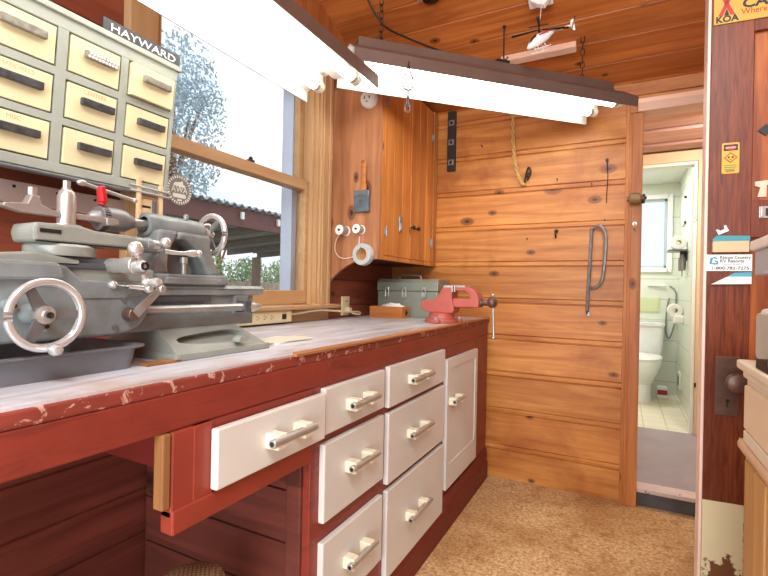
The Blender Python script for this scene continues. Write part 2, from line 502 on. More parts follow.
# ceiling boards with v grooves, boards across the room
mb = MB()
def ceil_slab(y0, y1):
    step = 0.1384
    prof = []
    y = y1
    while y > y0 + 1e-4:
        yn = max(y - step, y0)
        prof += [(y, ceil_z(y) + 0.006), (y - 0.004, ceil_z(y - 0.004)), (yn + 0.004, ceil_z(yn + 0.004))]
        y = yn
    prof.append((y0, ceil_z(y0) + 0.006))
    back = [(p[0], p[1] + 0.05) for p in prof[::-1]]
    mb.prism(prof + back, 'x', XL - 0.1, XR + 0.1)
ceil_slab(RID, 2.768)
ceil_slab(YF, RID)
struct(mb, 'ceiling', M['pine_ceil'])

# far wall: horizontal boards, deep joint and a shallow bead line above it
def board_profile(z0, z1, yf, depth=0.03):
    zs = [z0]
    k = math.ceil((z0 - 0.159) / 0.2075)
    pts = [(yf, z0)]
    z = 0.159 + 0.2075 * k
    while z < z1 - 0.03:
        if z > z0 + 0.01:
            pts += [(yf, z - 0.005), (yf + 0.009, z - 0.001), (yf + 0.009, z + 0.001), (yf + 0.001, z + 0.005)]
            pts += [(yf + 0.001, z + 0.024), (yf + 0.007, z + 0.027), (yf, z + 0.031)]
        z += 0.2075
    pts += [(yf, z1), (yf + depth, z1), (yf + depth, z0)]
    return pts
mb = MB()
mb.prism(board_profile(0.0, 2.13, YB), 'x', XL - 0.02, 0.02)
mb.prism(board_profile(1.97, 2.13, YB + 0.004), 'x', 0.02, 0.95)
mb.prism(board_profile(0.0, 2.13, YB), 'x', 0.95, XR)
mb.box(XL - 0.1, 0.02, YB + 0.028, YB + 0.1, 0, 2.2); mb.box(0.95, XR, YB + 0.028, YB + 0.1, 0, 2.2); mb.box(0.02, 0.95, YB + 0.03, YB + 0.1, 2.02, 2.2)
struct(mb, 'wall_far', M['pine_wall'])

# right and near walls (outside the frame; the near opening is invented to let fill light in)
mb = MB()
mb.prism([(YF, 0), (2.7, 0), (2.7, ceil_z(2.7)), (RID, ceil_z(RID)), (YF, ceil_z(YF))], 'x', XR, XR + 0.1)
struct(mb, 'wall_right', M['redwood'])
mb = MB()
mb.box(XL - 0.1, -0.95, YF - 0.1, YF, 0, 2.8); mb.box(1.05, XR + 0.1, YF - 0.1, YF, 0, 2.8); mb.box(-0.95, 1.05, YF - 0.1, YF, 2.25, 2.8)
struct(mb, 'wall_near', M['redwood_x'])

# window wall: redwood boards round the opening
WY0, WY1, WZ0, WZ1 = 0.93, 1.80, 0.975, 2.04
mb = MB()
def wall_piece(y0, y1, z0, z1):
    if z0 < 0.8 and z1 > 0.88:
        wall_piece(y0, y1, z0, 0.87); wall_piece(y0, y1, 0.87, z1); return
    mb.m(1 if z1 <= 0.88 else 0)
    # real board joints
    zs = []
    z = 0.02 + 0.135 * math.ceil((z0 - 0.02) / 0.135)
    while z < z1 - 0.01:
        if z > z0 + 0.01: zs.append(z)
        z += 0.135
    pts = [(XL, z0)]
    for z in zs: pts += [(XL, z - 0.004), (XL - 0.006, z), (XL, z + 0.004)]
    pts += [(XL, z1), (XL - 0.12, z1), (XL - 0.12, z0)]
    mb.prism(pts, 'y', y0, y1)
wall_piece(YF, WY0, 0, 2.1); wall_piece(WY0, WY1, 0, WZ0 - 0.01); wall_piece(WY0, WY1, WZ1, 2.1); wall_piece(WY1, YB, 0, 2.1)
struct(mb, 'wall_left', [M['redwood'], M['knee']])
mb = MB(); mb.prism([(YF, 2.10), (YB + 0.05, 2.10), (YB + 0.05, 2.13), (RID, ceil_z(RID) + 0.02), (YF, ceil_z(YF) + 0.02)], 'x', XL - 0.12, XL + 0.001)
for i in range(28): mb.box(XL, XL + 0.003, YF + i * 0.145 + 0.003, YF + i * 0.145 + 0.142, 2.10, min(ceil_z(YF + i * 0.145), ceil_z(YF + i * 0.145 + 0.145)) - 0.002)
struct(mb, 'wall_left_gable', wood('pine_gable', '#a05a2e', '#d4894c', 'z', 'y', 0.145, YF, 0.5, 0.45))

# window_1: double hung sash
w = empty('window_1', (XL, 1.4, WZ0), kind='structure')
mb = MB()                                    # jambs and head lining the opening
mb.box(-1.43, -1.285, WY1 - 0.018, WY1 + 0.001, WZ0, WZ1); mb.box(-1.43, -1.285, WY0 - 0.001, WY0 + 0.018, WZ0, WZ1); mb.box(-1.43, -1.285, WY0, WY1, WZ1 - 0.018, WZ1)
mb.box(-1.325, -1.305, WY1 - 0.032, WY1 - 0.018, WZ0, WZ1 - 0.018); mb.box(-1.325, -1.305, WY0 + 0.018, WY0 + 0.032, WZ0, WZ1 - 0.018)
mb.build('jamb', M['casing'], w)
def sash(name, x0, x1, z0, z1, bot, top, st):
    a, bb = WY0 + 0.019, WY1 - 0.019
    q = MB()
    q.box(x0, x1, a, a + st, z0, z1, 0.003); q.box(x0, x1, bb - st, bb, z0, z1, 0.003)
    q.box(x0 + .001, x1 - .001, a + st - .002, bb - st + .002, z0, z0 + bot, 0.003); q.box(x0 + .001, x1 - .001, a + st - .002, bb - st + .002, z1 - top, z1, 0.003)
    o = q.build(name, M['casing_h'], w)
    g = MB().box((x0 + x1) / 2 - 0.002, (x0 + x1) / 2 + 0.002, a + st - .004, bb - st + .004, z0 + bot - .004, z1 - top + .004)
    g.build('pane', M['glass'], o)
    return o
lo = sash('lower_sash', -1.362, -1.327, WZ0 + 0.004, 1.555, 0.062, 0.045, 0.036)
sash('upper_sash', -1.402, -1.367, 1.515, WZ1 - 0.02, 0.04, 0.05, 0.036)
q = MB(); q.box(-1.345, -1.325, 1.38, 1.41, 1.555, 1.563, 0.002); q.sph((-1.335, 1.395, 1.568), 0.009)
q.build('sash_lock', M['iron'], lo)
q = MB()
q.box(-1.47, -1.43, WY1 - 0.02, WY1 + 0.05, WZ0 - 0.02, WZ1 + 0.05); q.box(-1.47, -1.43, WY0 - 0.05, WY0 + 0.02, WZ0 - 0.02, WZ1 + 0.05)
q.box(-1.47, -1.405, WY1 - 0.055, WY1 - 0.02, WZ0, WZ1)
q.build('storm_frame', flat('storm_paint', '#bfcbe0', 0.5), w, label='pale blue outside frame')
t = MB()
t.box(-1.309, -1.276, WY1 - 0.004, WY1 + 0.094, WZ0 - 0.004, WZ1 + 0.085, 0.004); t.box(-1.276, -1.270, WY1 + 0.058, WY1 + 0.082, WZ0, WZ1 + 0.06, 0.003); t.box(-1.278, -1.272, WY1 + 0.012, WY1 + 0.03, WZ0, WZ1 + 0.06, 0.002)
t.box(-1.309, -1.276, WY0 - 0.09, WY0 + 0.004, WZ0 - 0.004, WZ1 + 0.085, 0.004); t.box(-1.309, -1.277, WY0 - 0.09, WY1 + 0.09, WZ1 - 0.004, WZ1 + 0.084, 0.004)
t.build('casing', M['casing'], w)
t = MB(); t.box(-1.33, -1.235, WY0 - 0.1, WY1 + 0.125, WZ0 - 0.016, WZ0 + 0.002, 0.005)
t.build('sill', M['casing_h'], w)
t = MB(); t.box(-1.309, -1.285, WY0 - 0.08, WY1 + 0.094, 0.902, WZ0 - 0.017, 0.002)
t.build('apron', M['casing_h'], w)

# post, beam and step of the opening beside the far wall
mb = MB()
mb.box(0.016, 0.076, 2.612, 2.74, 0, 1.957, 0.003); mb.box(0.0, 0.018, 2.628, 2.66, 0, 2.02, 0.002); mb.box(0.022, 0.03, 2.608, 2.616, 0, 1.95, 0.002)
struct(mb, 'trim_1', M['pine_post'])
struct(MB().box(0.05, 1.0, 2.60, 2.72, 1.958, 2.022, 0.003), 'trim_2', M['beam'])
mb = MB(); mb.box(0.076, 0.97, 2.645, 2.70, 0.0, 0.07)
struct(mb, 'trim_3', paint('dark_riser', '#4c4a4c', 0.6, var=0.3, scale=12, wear='#7a6a5c', wear_amt=0.64))
mb = MB(); mb.box(0.076, 0.97, 2.628, 2.72, 0.07, 0.092, 0.004)
struct(mb, 'trim_4', paint('worn_sill', '#cdb8b2', 0.5, var=0.12, wear='#7a5a44', wear_amt=0.6, wear_scale=18))

# little lobby and the bathroom beyond
BZ = 0.09
struct(MB().box(-0.05, 0.97, 2.70, 3.84, 0.0, BZ), 'floor_lobby', M['lavender'])
struct(MB().box(-0.9, 0.50, 3.84, 5.30, 0.0, BZ), 'floor_bathroom', M['lino'])
mb = MB(); mb.box(-0.12, -0.02, 2.74, 3.84, 0, 2.2); mb.box(0.97, 1.05, 2.70, 3.84, 0, 2.2)
mb.box(-0.9, 0.0, 3.80, 3.90, 0, 2.3); mb.box(0.49, 0.97, 3.84, 3.92, 0, 2.3); mb.box(-0.1, 0.6, 3.86, 3.92, 1.97, 2.3)
struct(mb, 'wall_lobby', M['beige'])
mb = MB()
for i in range(8):
    y0 = 2.68 + i * 0.155
    zz = 2.055 + 0.018 * (i % 2)
    mb.box(-0.05, 0.97, y0, y0 + 0.146, zz, zz + 0.02, 0.003)
mb.box(-0.12, 1.05, 2.7, 3.92, 2.1, 2.16)
struct(mb, 'ceiling_lobby', M['vest'])
mb = MB(); mb.box(0.0, 0.62, 3.815, 3.855, 1.985, 2.06, 0.003); mb.box(0.447, 0.50, 3.815, 3.86, BZ, 1.99, 0.003); mb.box(0.0, 0.09, 3.80, 3.86, BZ, 1.99, 0.003)
struct(mb, 'trim_5', M['beige'])
mb = MB(); mb.box(0.425, 0.447, 3.83, 3.93, BZ, 1.985, 0.002); mb.box(0.09, 0.447, 3.835, 3.93, 1.965, 1.985)
struct(mb, 'trim_6', M['mint'])
# bathroom shell with a window hole in its far wall
mb = MB()
bw = (0.03, 0.385, 1.30, 2.0)
mb.box(-0.9, bw[0], 5.27, 5.37, 0, 2.4); mb.box(bw[1], 0.6, 5.27, 5.37, 0, 2.4); mb.box(bw[0], bw[1], 5.27, 5.37, 0, bw[2]); mb.box(bw[0], bw[1], 5.27, 5.37, bw[3], 2.4)
struct(mb, 'wall_bathroom_far', M['bath_tile'])
struct(MB().box(0.47, 0.57, 3.92, 5.30, 0, 2.4), 'wall_bathroom_right', M['bath_tile'])
struct(MB().box(-1.0, -0.9, 3.84, 5.30, 0, 2.4), 'wall_bathroom_left', M['mint'])
mb = MB(); mb.box(-0.9, 0.6, 3.9, 5.35, 2.14, 2.2)
for i in range(9): mb.box(-0.9 + i * 0.17, -0.885 + i * 0.17, 3.92, 5.27, 2.132, 2.142)
struct(mb, 'ceiling_bathroom', M['mint'])
w2 = empty('window_2', ((bw[0] + bw[1]) / 2, 5.27, bw[2]), kind='structure')
q = MB()
for (x0, x1, z0, z1) in ((bw[0] - 0.03, bw[0] + 0.012, bw[2] - 0.03, bw[3] + 0.03), (bw[1] - 0.012, bw[1] + 0.03, bw[2] - 0.03, bw[3] + 0.03), (bw[0], bw[1], bw[2] - 0.03, bw[2] + 0.012), (bw[0], bw[1], bw[3] - 0.012, bw[3] + 0.03)):
    q.box(x0, x1, 5.245, 5.30, z0, z1, 0.003)
q.build('frame', M['white'], w2)
q = MB()
for (x0, x1, z0, z1) in ((bw[0] + .012, bw[0] + 0.035, bw[2], bw[3]), (bw[1] - 0.035, bw[1] - .012, bw[2], bw[3]), (bw[0], bw[1], bw[2] + .01, bw[2] + 0.035), (bw[0], bw[1], bw[3] - 0.035, bw[3] - .01)):
    q.box(x0, x1, 5.285, 5.31, z0, z1, 0.002)
q.build('sash', flat('sash_grey', '#b7bfc6', 0.4), w2)
fm, fnt, fb = newmat('frosted')
fb.inputs['Base Color'].default_value = srgb('#eef4ff'); fb.inputs['Roughness'].default_value = 0.6; fb.inputs['Transmission Weight'].default_value = 1
MB().box(bw[0] + .03, bw[1] - .03, 5.296, 5.30, bw[2] + .03, bw[3] - .03).build('pane', fm, w2)
# ------------------------------------------------------------------ workbench
wt = empty('worktop', (-0.99, 1.0, 0.872), 'long workbench top with worn bluish white paint and scuffed red front edge', 'worktop')
MB().box(-1.305, -0.677, -0.8, 2.632, 0.872, 0.896, 0.004).build('front_edge', M['red_scuffed'], wt)
MB().box(-1.304, -0.681, -0.798, 2.63, 0.896, 0.9005).build('painted_surface', M['worktop'], wt)
MB().box(-0.704, -0.678, -0.8, 2.60, 0.808, 0.872, 0.003).build('apron', M['red'], wt)
q = MB()
q.prism([(-0.681, 0.896), (-0.669, 0.896), (-0.669, 0.902), (-0.681, 0.906)], 'y', 0.86, 2.60)
q.build('edge_strip', M['rawedge'], wt, label='bare wood edging strip')

bc = empty('base_cabinet', (-0.99, 1.77, 0), 'red painted base cabinet with white drawers and a white door, under the bench', 'cabinet')
q = MB()
for a, b_ in ((0.935, 0.985), (1.305, 1.352), (1.868, 1.908), (2.37, 2.60)):
    q.box(-0.705, -0.679, a, b_, 0.0, 0.8075, 0.002)
for a, b_ in ((0.0, 0.2), (0.395, 0.452), (0.652, 0.682), (0.79, 0.8075)): q.box(-0.704, -0.68, 0.96, 1.33, a, b_)
for a, b_ in ((0.0, 0.115), (0.393, 0.42), (0.642, 0.668), (0.79, 0.8075)): q.box(-0.704, -0.68, 1.33, 1.89, a, b_)
for a, b_ in ((0.0, 0.19), (0.75, 0.8075)): q.box(-0.704, -0.68, 1.89, 2.40, a, b_)
q.build('face_frame', M['red'], bc)
q = MB()
q.prism([(-0.70, 0), (-0.664, 0), (-0.664, 0.085), (-0.672, 0.105), (-0.70, 0.105)], 'y', 0.94, 2.60)
q.box(-0.70, -0.668, 1.89, 2.60, 0.105, 0.165, 0.006)
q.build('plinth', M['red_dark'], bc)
q = MB()
z = 0.0
while z < 0.80:
    z1 = min(z + 0.135, 0.81)
    q.box(-1.30, -0.70, 0.937, 0.955, z, z1 - 0.004, 0.003); z += 0.135
q.box(-0.745, -0.70, 0.925, 0.94, 0, 0.81, 0.003)
q.build('side_panel', M['redwood_x'], bc)
q = MB(); q.box(-1.30, -0.72, 0.955, 2.60, 0.02, 0.04); q.box(-1.30, -1.28, 0.955, 2.60, 0.04, 0.81); q.box(-1.30, -0.72, 1.32, 1.34, 0.04, 0.81); q.box(-1.30, -0.72, 1.88, 1.90, 0.04, 0.81); q.box(-1.30, -0.72, 2.58, 2.60, 0.04, 0.81)
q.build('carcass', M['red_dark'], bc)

def bar_handle(par, x, y, z, L, hb=0.016):
    h = MB()
    for s in (-1, 1):
        h.m(0).box(x - 0.001, x + 0.034, y + s * L * 0.30 - 0.015, y + s * L * 0.30 + 0.015, z - hb, z + hb, 0.003)
        h.m(2).cyl((x + 0.034, y + s * L * 0.30, z), (x + 0.0345, y + s * L * 0.30, z), 0.004, n=10)
    h.m(1).cyl((x + 0.030, y - L / 2, z + 0.002), (x + 0.030, y + L / 2, z + 0.002), 0.0095, n=16, bev=0.001)
    for s in (-1, 1): h.m(2).cyl((x + 0.030, y + s * (L / 2 - 0.0005), z + 0.002), (x + 0.030, y + s * (L / 2 + 0.0006), z + 0.002), 0.0055, n=12)
    h.build('handle', [M['cream'], M['steel'], M['black']], par, label='cream blocks carrying a steel bar')

def drawer(par, y0, y1, z0, z1, hz, hl, xf=-0.662, hy=None, name='drawer'):
    d = MB()
    d.box(xf - 0.018, xf, y0, y1, z0, z1, 0.0035)
    d.m(1).box(xf - 0.30, xf - 0.018, y0 + 0.02, y1 - 0.035, z0 + 0.012, z1 - 0.03)
    o = d.build(name, [M['white_drawer'], M['rawwood']], par)
    bar_handle(o, xf, hy if hy else (y0 + y1) / 2, hz, hl)
    return o
drawer(bc, 0.972, 1.300, 0.683, 0.802, 0.742, 0.15, hy=1.13)
drawer(bc, 0.972, 1.300, 0.458, 0.660, 0.573, 0.15, hy=1.13)
drawer(bc, 0.972, 1.300, 0.203, 0.408, 0.312, 0.15, hy=1.13)
drawer(bc, 1.332, 1.858, 0.672, 0.806, 0.742, 0.19, hy=1.55)
drawer(bc, 1.332, 1.858, 0.424, 0.655, 0.552, 0.19, hy=1.55)
drawer(bc, 1.332, 1.858, 0.116, 0.404, 0.262, 0.19, hy=1.55)
d = MB(); d.box(-0.680, -0.664, 1.885, 2.345, 0.195, 0.757, 0.003)
d.box(-0.664, -0.660, 1.885, 1.93, 0.195, 0.757, 0.001); d.box(-0.664, -0.660, 2.305, 2.345, 0.195, 0.757, 0.001); d.box(-0.664, -0.660, 1.93, 2.305, 0.715, 0.757, 0.001); d.box(-0.664, -0.660, 1.93, 2.305, 0.195, 0.30, 0.001)
o = d.build('door', M['white_drawer'], bc)
bar_handle(o, -0.661, 1.965, 0.575, 0.13)

# drawer box hung under the top over the knee space
hd = empty('hanging_drawer_unit', (-0.69, 0.75, 0.63), 'red drawer frame with one white drawer, hung under the bench over the knee space', 'drawer unit')
q = MB()
q.box(-0.70, -0.672, 0.532, 0.62, 0.66, 0.8075, 0.003); q.box(-0.70, -0.671, 0.575, 0.62, 0.668, 0.8075, 0.003)
q.box(-0.70, -0.668, 0.532, 0.933, 0.632, 0.674, 0.003); q.box(-0.70, -0.675, 0.60, 0.933, 0.79, 0.8075)
q.build('frame', paint('red_bright', '#8c382a', 0.42, var=0.1, wear='#d8a493', wear_amt=0.72), hd)
MB().box(-0.696, -0.672, 0.514, 0.530, 0.680, 0.8075, 0.003).build('side_board', M['rawwood'], hd, label='bare wood board on the left end')
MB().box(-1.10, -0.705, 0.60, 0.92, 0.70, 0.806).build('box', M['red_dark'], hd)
drawer(hd, 0.612, 0.958, 0.682, 0.795, 0.738, 0.15, xf=-0.652, hy=0.80)

# stool in the knee space
st = empty('stool', (-0.815, 0.70, 0), 'low stool with a round brown woven seat, in the knee space under the bench', 'stool')
q = MB(); q.lathe([(0, 0.43), (0.062, 0.432), (0.073, 0.445), (0.075, 0.465), (0.066, 0.483), (0.04, 0.492), (0, 0.495)], (-0.815, 0.70, -0.06), (0, 0, 1), 32)
m, nt, b = newmat('weave')
tc = nd(nt, 'ShaderNodeTexCoord').outputs['Object']
ck = nd(nt, 'ShaderNodeTexChecker'); ck.inputs['Scale'].default_value = 160; ck.inputs['Color1'].default_value = srgb('#a8805c'); ck.inputs['Color2'].default_value = srgb('#6e4c34')
nt.links.new(tc, ck.inputs['Vector']); nt.links.new(ck.outputs['Color'], b.inputs['Base Color']); b.inputs['Roughness'].default_value = 0.85
q.build('seat', m, st)
for i in range(4):
    a = PI / 4 + i * PI / 2
    MB().cyl((-0.815 + 0.045 * math.cos(a), 0.70 + 0.045 * math.sin(a), 0.375), (-0.815 + 0.09 * math.cos(a), 0.70 + 0.09 * math.sin(a), 0.0), 0.016, 0.012, 12).build('leg', M['rawwood'], st)
MB().torus((-0.815, 0.70, 0.2), (0, 0, 1), 0.074, 0.007, 32, 8).build('foot_ring', M['iron'], st)

# ------------------------------------------------------------------ upper cabinet with curved lower corner
uc = empty('wall_cabinet', (-1.16, 2.26, 1.2), 'orange pine wall cabinet with two plank doors and a curved bottom corner', 'cabinet')
Y0 = 1.897
TOP = 2.12
q = MB()
prof = [(-1.016, 1.195), (-1.016, ceil_z(Y0) - 0.09), (-1.308, ceil_z(Y0) - 0.09), (-1.308, 1.10)]
n = 10
curve = []
for i in range(n + 1):
    t = i / n
    x = -1.308 + t * 0.235
    curve.append((x, 1.06 + 0.135 * math.sin(t * PI / 2) ** 0.8))
prof = [(-1.0135, 1.195), (-1.0135, 2.117), (-1.308, 2.117)] + curve
q.prism(prof, 'y', Y0, Y0 + 0.02)
for gx in (-1.09, -1.18): q.box(gx - 0.002, gx + 0.002, Y0 - 0.0006, Y0 + 0.002, 1.20, 2.10)
q.build('side_panel', [M['pine_side']], uc)
q = MB()
q.prism([(Y0 + 0.02, 1.198), (2.632, 1.198), (2.632, 2.112), (Y0 + 0.02, 2.112)], 'x', -1.306, -1.036)
q.build('carcass', M['redwood_x'], uc)
q = MB()
def front_slab(y0, y1, z0, top, x0, x1, mb):
    mb.prism([(y0, z0), (y1, z0), (y1, min(top, ceil_z(y1) - 0.01)), (y0, min(top, ceil_z(y0) - 0.01))], 'x', x0, x1, 0.002)
front_slab(Y0 + 0.0205, Y0 + 0.045, 1.195, 2.117, -1.036, -1.013, q)
front_slab(2.575, 2.632, 1.195, 2.117, -1.036, -1.013, q)
q.box(-1.036, -1.013, Y0 + .045, 2.575, 1.195, 1.215)
q.build('face_frame', M['pine_cab'], uc)
for k, (a, b_) in enumerate(((Y0 + 0.048, 2.25), (2.254, 2.572))):
    q = MB()
    nb = round((b_ - a) / 0.095)
    for i in range(nb):
        y0 = a + (b_ - a) * i / nb; y1 = a + (b_ - a) * (i + 1) / nb
        front_slab(y0, y1 - 0.0015, 1.217, 2.105, -1.035, -1.014, q)
    dd = q.build('door', M['pine_cab'], uc)
    yk = 2.225 if k == 0 else 2.29
    kb = MB(); kb.lathe([(0.004, 0), (0.004, 0.012), (0.011, 0.016), (0.012, 0.022), (0.007, 0.027), (0, 0.028)], (-1.014, yk + (0.03 if k == 0 else 0.03), 1.385), (1, 0, 0), 16)
    kb.build('knob', M['iron'], dd)
    for hz in (1.33, 1.95):
        h = MB(); yy = a + 0.02 if k == 0 else b_ - 0.02
        h.box(-1.014, -1.010, yy - 0.012, yy + 0.012, hz - 0.022, hz + 0.022, 0.002); h.cyl((-1.008, yy, hz - 0.024), (-1.008, yy, hz + 0.024), 0.004, n=10)
        h.build('hinge', M['galv'], dd)
q = MB(); q.box(-1.014, -1.006, 2.105, 2.135, 1.345, 1.425, 0.003); q.box(-1.008, -1.002, 2.112, 2.128, 1.355, 1.395, 0.002); q.cyl((-1.006, 2.12, 1.41), (-1.003, 2.12, 1.41), 0.007, n=12)
q.build('latch_plate', M['galv'], uc, label='grey metal latch plate')

# things on the cabinet's side, hung on nails
YS = Y0 - 0.001
q = MB(); q.lathe([(0, 0), (0.042, 0), (0.043, 0.012), (0.038, 0.024), (0.03, 0.028), (0, 0.029)], (-1.075, YS, 1.945), (0, -1, 0), 32)
q.m(1).box(-1.092, -1.087, YS - 0.0300, YS - 0.027, 1.942, 1.954); q.box(-1.066, -1.061, YS - 0.0300, YS - 0.027, 1.942, 1.954); q.cyl((-1.076, YS - 0.0300, 1.928), (-1.076, YS - 0.027, 1.928), 0.0035, n=10)
q.build('ceramic_outlet', [M['white'], M['black']], label='round white ceramic outlet high on the side of the wall cabinet', cat='outlet')
pb = empty('paintbrush', (-1.10, YS - 0.012, 1.42), 'wide paintbrush with a dark metal ferrule and tan wooden handle, hanging on the cabinet side', 'paintbrush')
q = MB()
rings = []
for z, wx, wy in ((1.516, 0.016, 0.009), (1.53, 0.020, 0.009), (1.56, 0.013, 0.008), (1.60, 0.0115, 0.007), (1.635, 0.015, 0.007), (1.655, 0.012, 0.006), (1.662, 0.005, 0.003)):
    rings.append([V((-1.095 + wx * math.cos(t), YS - 0.013 + wy * math.sin(t), z)) for t in [2 * PI * i / 16 for i in range(16)]])
q.loft(rings, True); q.build('handle', M['orange_wood'], pb)
MB().box(-1.142, -1.058, YS - 0.025, YS - 0.002, 1.488, 1.518, 0.004).build('ferrule', M['dsteel'], pb)
q = MB(); q.box(-1.140, -1.060, YS - 0.024, YS - 0.003, 1.415, 1.490, 0.004)
q.build('bristles', M['bristle'], pb)
q = MB(); q.cyl((-1.095, YS + 0.004, 1.648), (-1.095, YS - 0.03, 1.652), 0.002, n=8); q.build('nail', M['iron'], label='nail holding the paintbrush on the cabinet side', cat='nail')
def spool(x, z, L, R, label, seed):
    e = empty('wire_spool', (x, YS - 0.02, z), label, 'spool', 'small white spools on the cabinet side')
    q = MB(); q.lathe([(0.006, 0), (R, 0), (R, 0.004), (R * 0.66, 0.006), (R * 0.66, L - 0.006), (R, L - 0.004), (R, L), (0.006, L)], (x, YS - 0.001, z), (-0.15, -1, 0.03), 24)
    q.build('spool_body', M['white'], e)
    q = MB(); q.lathe([(R * 0.67, 0.007), (R * 0.86, 0.008), (R * 0.86, L - 0.009), (R * 0.67, L - 0.008)], (x, YS - 0.001, z), (-0.15, -1, 0.03), 24)
    q.build('wire', M['steel'], e)
    q = MB(); q.cyl((x, YS, z), (x - 0.15 * (L + 0.006), YS - (L + 0.006), z + 0.03 * L), 0.005, n=10); q.build('peg', M['iron'], e)
spool(-1.19, 1.330, 0.055, 0.024, 'white spool nearest the window on the cabinet side', 1)
spool(-1.105, 1.333, 0.045, 0.022, 'white spool above the tape roll on the cabinet side', 2)
q = MB()
q.lathe([(0.033, 0), (0.050, 0), (0.051, 0.003), (0.051, 0.032), (0.049, 0.035), (0.033, 0.035), (0.032, 0.032), (0.032, 0.003), (0.033, 0)], (-1.082, YS - 0.004, 1.215), (-0.05, -1, 0), 36)
tr = empty('tape_roll', (-1.082, YS - 0.02, 1.165), 'grey roll of tape hung at the lower corner of the cabinet side', 'tape')
q.build('tape', paint('tape_grey', '#b5babb', 0.4, var=0.06), tr)
q = MB(); q.lathe([(0.0285, -0.0005), (0.0325, -0.0005), (0.0325, 0.0355), (0.0285, 0.0355), (0.0285, -0.0005)], (-1.082, YS - 0.004, 1.215), (-0.05, -1, 0), 36)
q.build('core', M['kraft'], tr)
q = MB(); q.cyl((-1.082, YS + 0.004, 1.241), (-1.084, YS - 0.048, 1.244), 0.002, n=8); q.build('nail', M['iron'], label='nail holding the grey tape roll', cat='nail')
pts = cat_pts([(-1.20, YS - 0.03, 1.325), (-1.235, YS - 0.02, 1.29), (-1.245, YS - 0.015, 1.24), (-1.22, YS - 0.012, 1.205), (-1.17, YS - 0.012, 1.20), (-1.12, YS - 0.015, 1.225), (-1.10, YS - 0.03, 1.30)], 6)
MB().tube(pts, 0.0016, 6).build('wire_loop', M['white'], label='thin pale wire looping down between the two white spools', cat='wire')
for (x, z) in ((-1.12, 1.77), (-1.13, 1.68)):
    pass

# ------------------------------------------------------------------ things on the far end of the bench
BT = 0.9005
tb = empty('toolbox', (-1.07, 2.40, BT), 'grey green metal toolbox with latches, under the wall cabinet', 'toolbox')
q = MB(); q.box(-1.235, -0.875, 2.31, 2.49, BT, 1.045, 0.005); q.build('body', M['toolbox'], tb)
q = MB(); q.box(-1.238, -0.872, 2.307, 2.493, 1.046, 1.095, 0.004)
q.prism([(2.307, 1.093), (2.493, 1.093), (2.475, 1.112), (2.325, 1.112)], 'x', -1.238, -0.872, 0.003)
q.build('lid', M['toolbox'], tb)
for x in (-1.17, -1.065, -0.95):
    q = MB(); q.box(x - 0.012, x + 0.012, 2.299, 2.308, 1.015, 1.038, 0.002); q.tube(cat_pts([(x - 0.009, 2.300, 1.06), (x - 0.01, 2.297, 1.02), (x, 2.295, 1.006), (x + 0.01, 2.297, 1.02), (x + 0.009, 2.300, 1.06)], 5), 0.0022, 6); q.box(x - 0.011, x + 0.011, 2.299, 2.308, 1.055, 1.068, 0.002)
    q.build('latch', M['steel'], tb)
q = MB(); q.tube(cat_pts([(-1.14, 2.40, 1.112), (-1.135, 2.40, 1.13), (-1.075, 2.40, 1.134), (-1.015, 2.40, 1.13), (-1.01, 2.40, 1.112)], 5), 0.005, 8); q.build('handle', M['dsteel'], tb)
wb = empty('wooden_box', (-1.13, 2.24, BT), 'small open orange wooden box in front of the toolbox', 'box')
q = MB()
q.box(-1.22, -1.025, 2.192, 2.204, BT, 0.962, 0.002); q.box(-1.22, -1.025, 2.276, 2.288, BT, 0.962, 0.002); q.box(-1.22, -1.209, 2.204, 2.276, BT, 0.962); q.box(-1.036, -1.025, 2.204, 2.276, BT, 0.962); q.box(-1.209, -1.036, 2.204, 2.276, BT, 0.908)
q.build('case', M['orange_wood'], wb)
q = MB(); q.box(-1.026, -1.021, 2.232, 2.25, 0.915, 0.945, 0.002); q.cyl((-1.021, 2.241, 0.93), (-1.016, 2.241, 0.93), 0.006, n=10); q.build('clasp', M['iron'], wb)
# crumpled rag lying in the box
b_ = bmesh.new(); bmesh.ops.create_icosphere(b_, subdivisions=4, radius=1)
for v in b_.verts:
    d_ = 1 + 0.35 * noise.noise(v.co * 2.1) + 0.14 * noise.noise(v.co * 5)
    v.co = V((-1.105 + v.co.x * d_ * 0.062, 2.240 + v.co.y * d_ * 0.026, 0.957 + v.co.z * d_ * 0.022))
MB().bm(b_, True).build('rag', M['white'], label='crumpled white rag in the small wooden box', cat='rag')

# vise: jaws open towards the aisle, screw along the bench's width
vi = empty('bench_vise', (-0.77, 2.10, BT), 'red bench vise with a hanging steel handle bar, at the far end of the bench', 'vise')
YV = 2.085
q = MB(); q.lathe([(0, 0), (0.078, 0), (0.08, 0.006), (0.078, 0.02), (0.062, 0.026), (0.058, 0.045), (0.06, 0.05), (0, 0.05)], (-0.765, YV, BT), (0, 0, 1), 32)
for i in range(3):
    a = -PI / 2 + i * 2 * PI / 3
    q.box(-0.765 + 0.075 * math.cos(a) - 0.022, -0.765 + 0.075 * math.cos(a) + 0.022, YV + 0.075 * math.sin(a) - 0.022, YV + 0.075 * math.sin(a) + 0.022, BT, BT + 0.018, 0.006)
q.build('swivel_base', M['vise'], vi)
for i in range(3):
    a = -PI / 2 + i * 2 * PI / 3
    q = MB(); q.cyl((-0.765 + 0.08 * math.cos(a), YV + 0.08 * math.sin(a), BT + 0.017), (-0.765 + 0.08 * math.cos(a), YV + 0.08 * math.sin(a), BT + 0.03), 0.010, n=6); q.build('bolt', M['steel'], vi)
q = MB()                                     # fixed body: anvil tail, channel and rear jaw
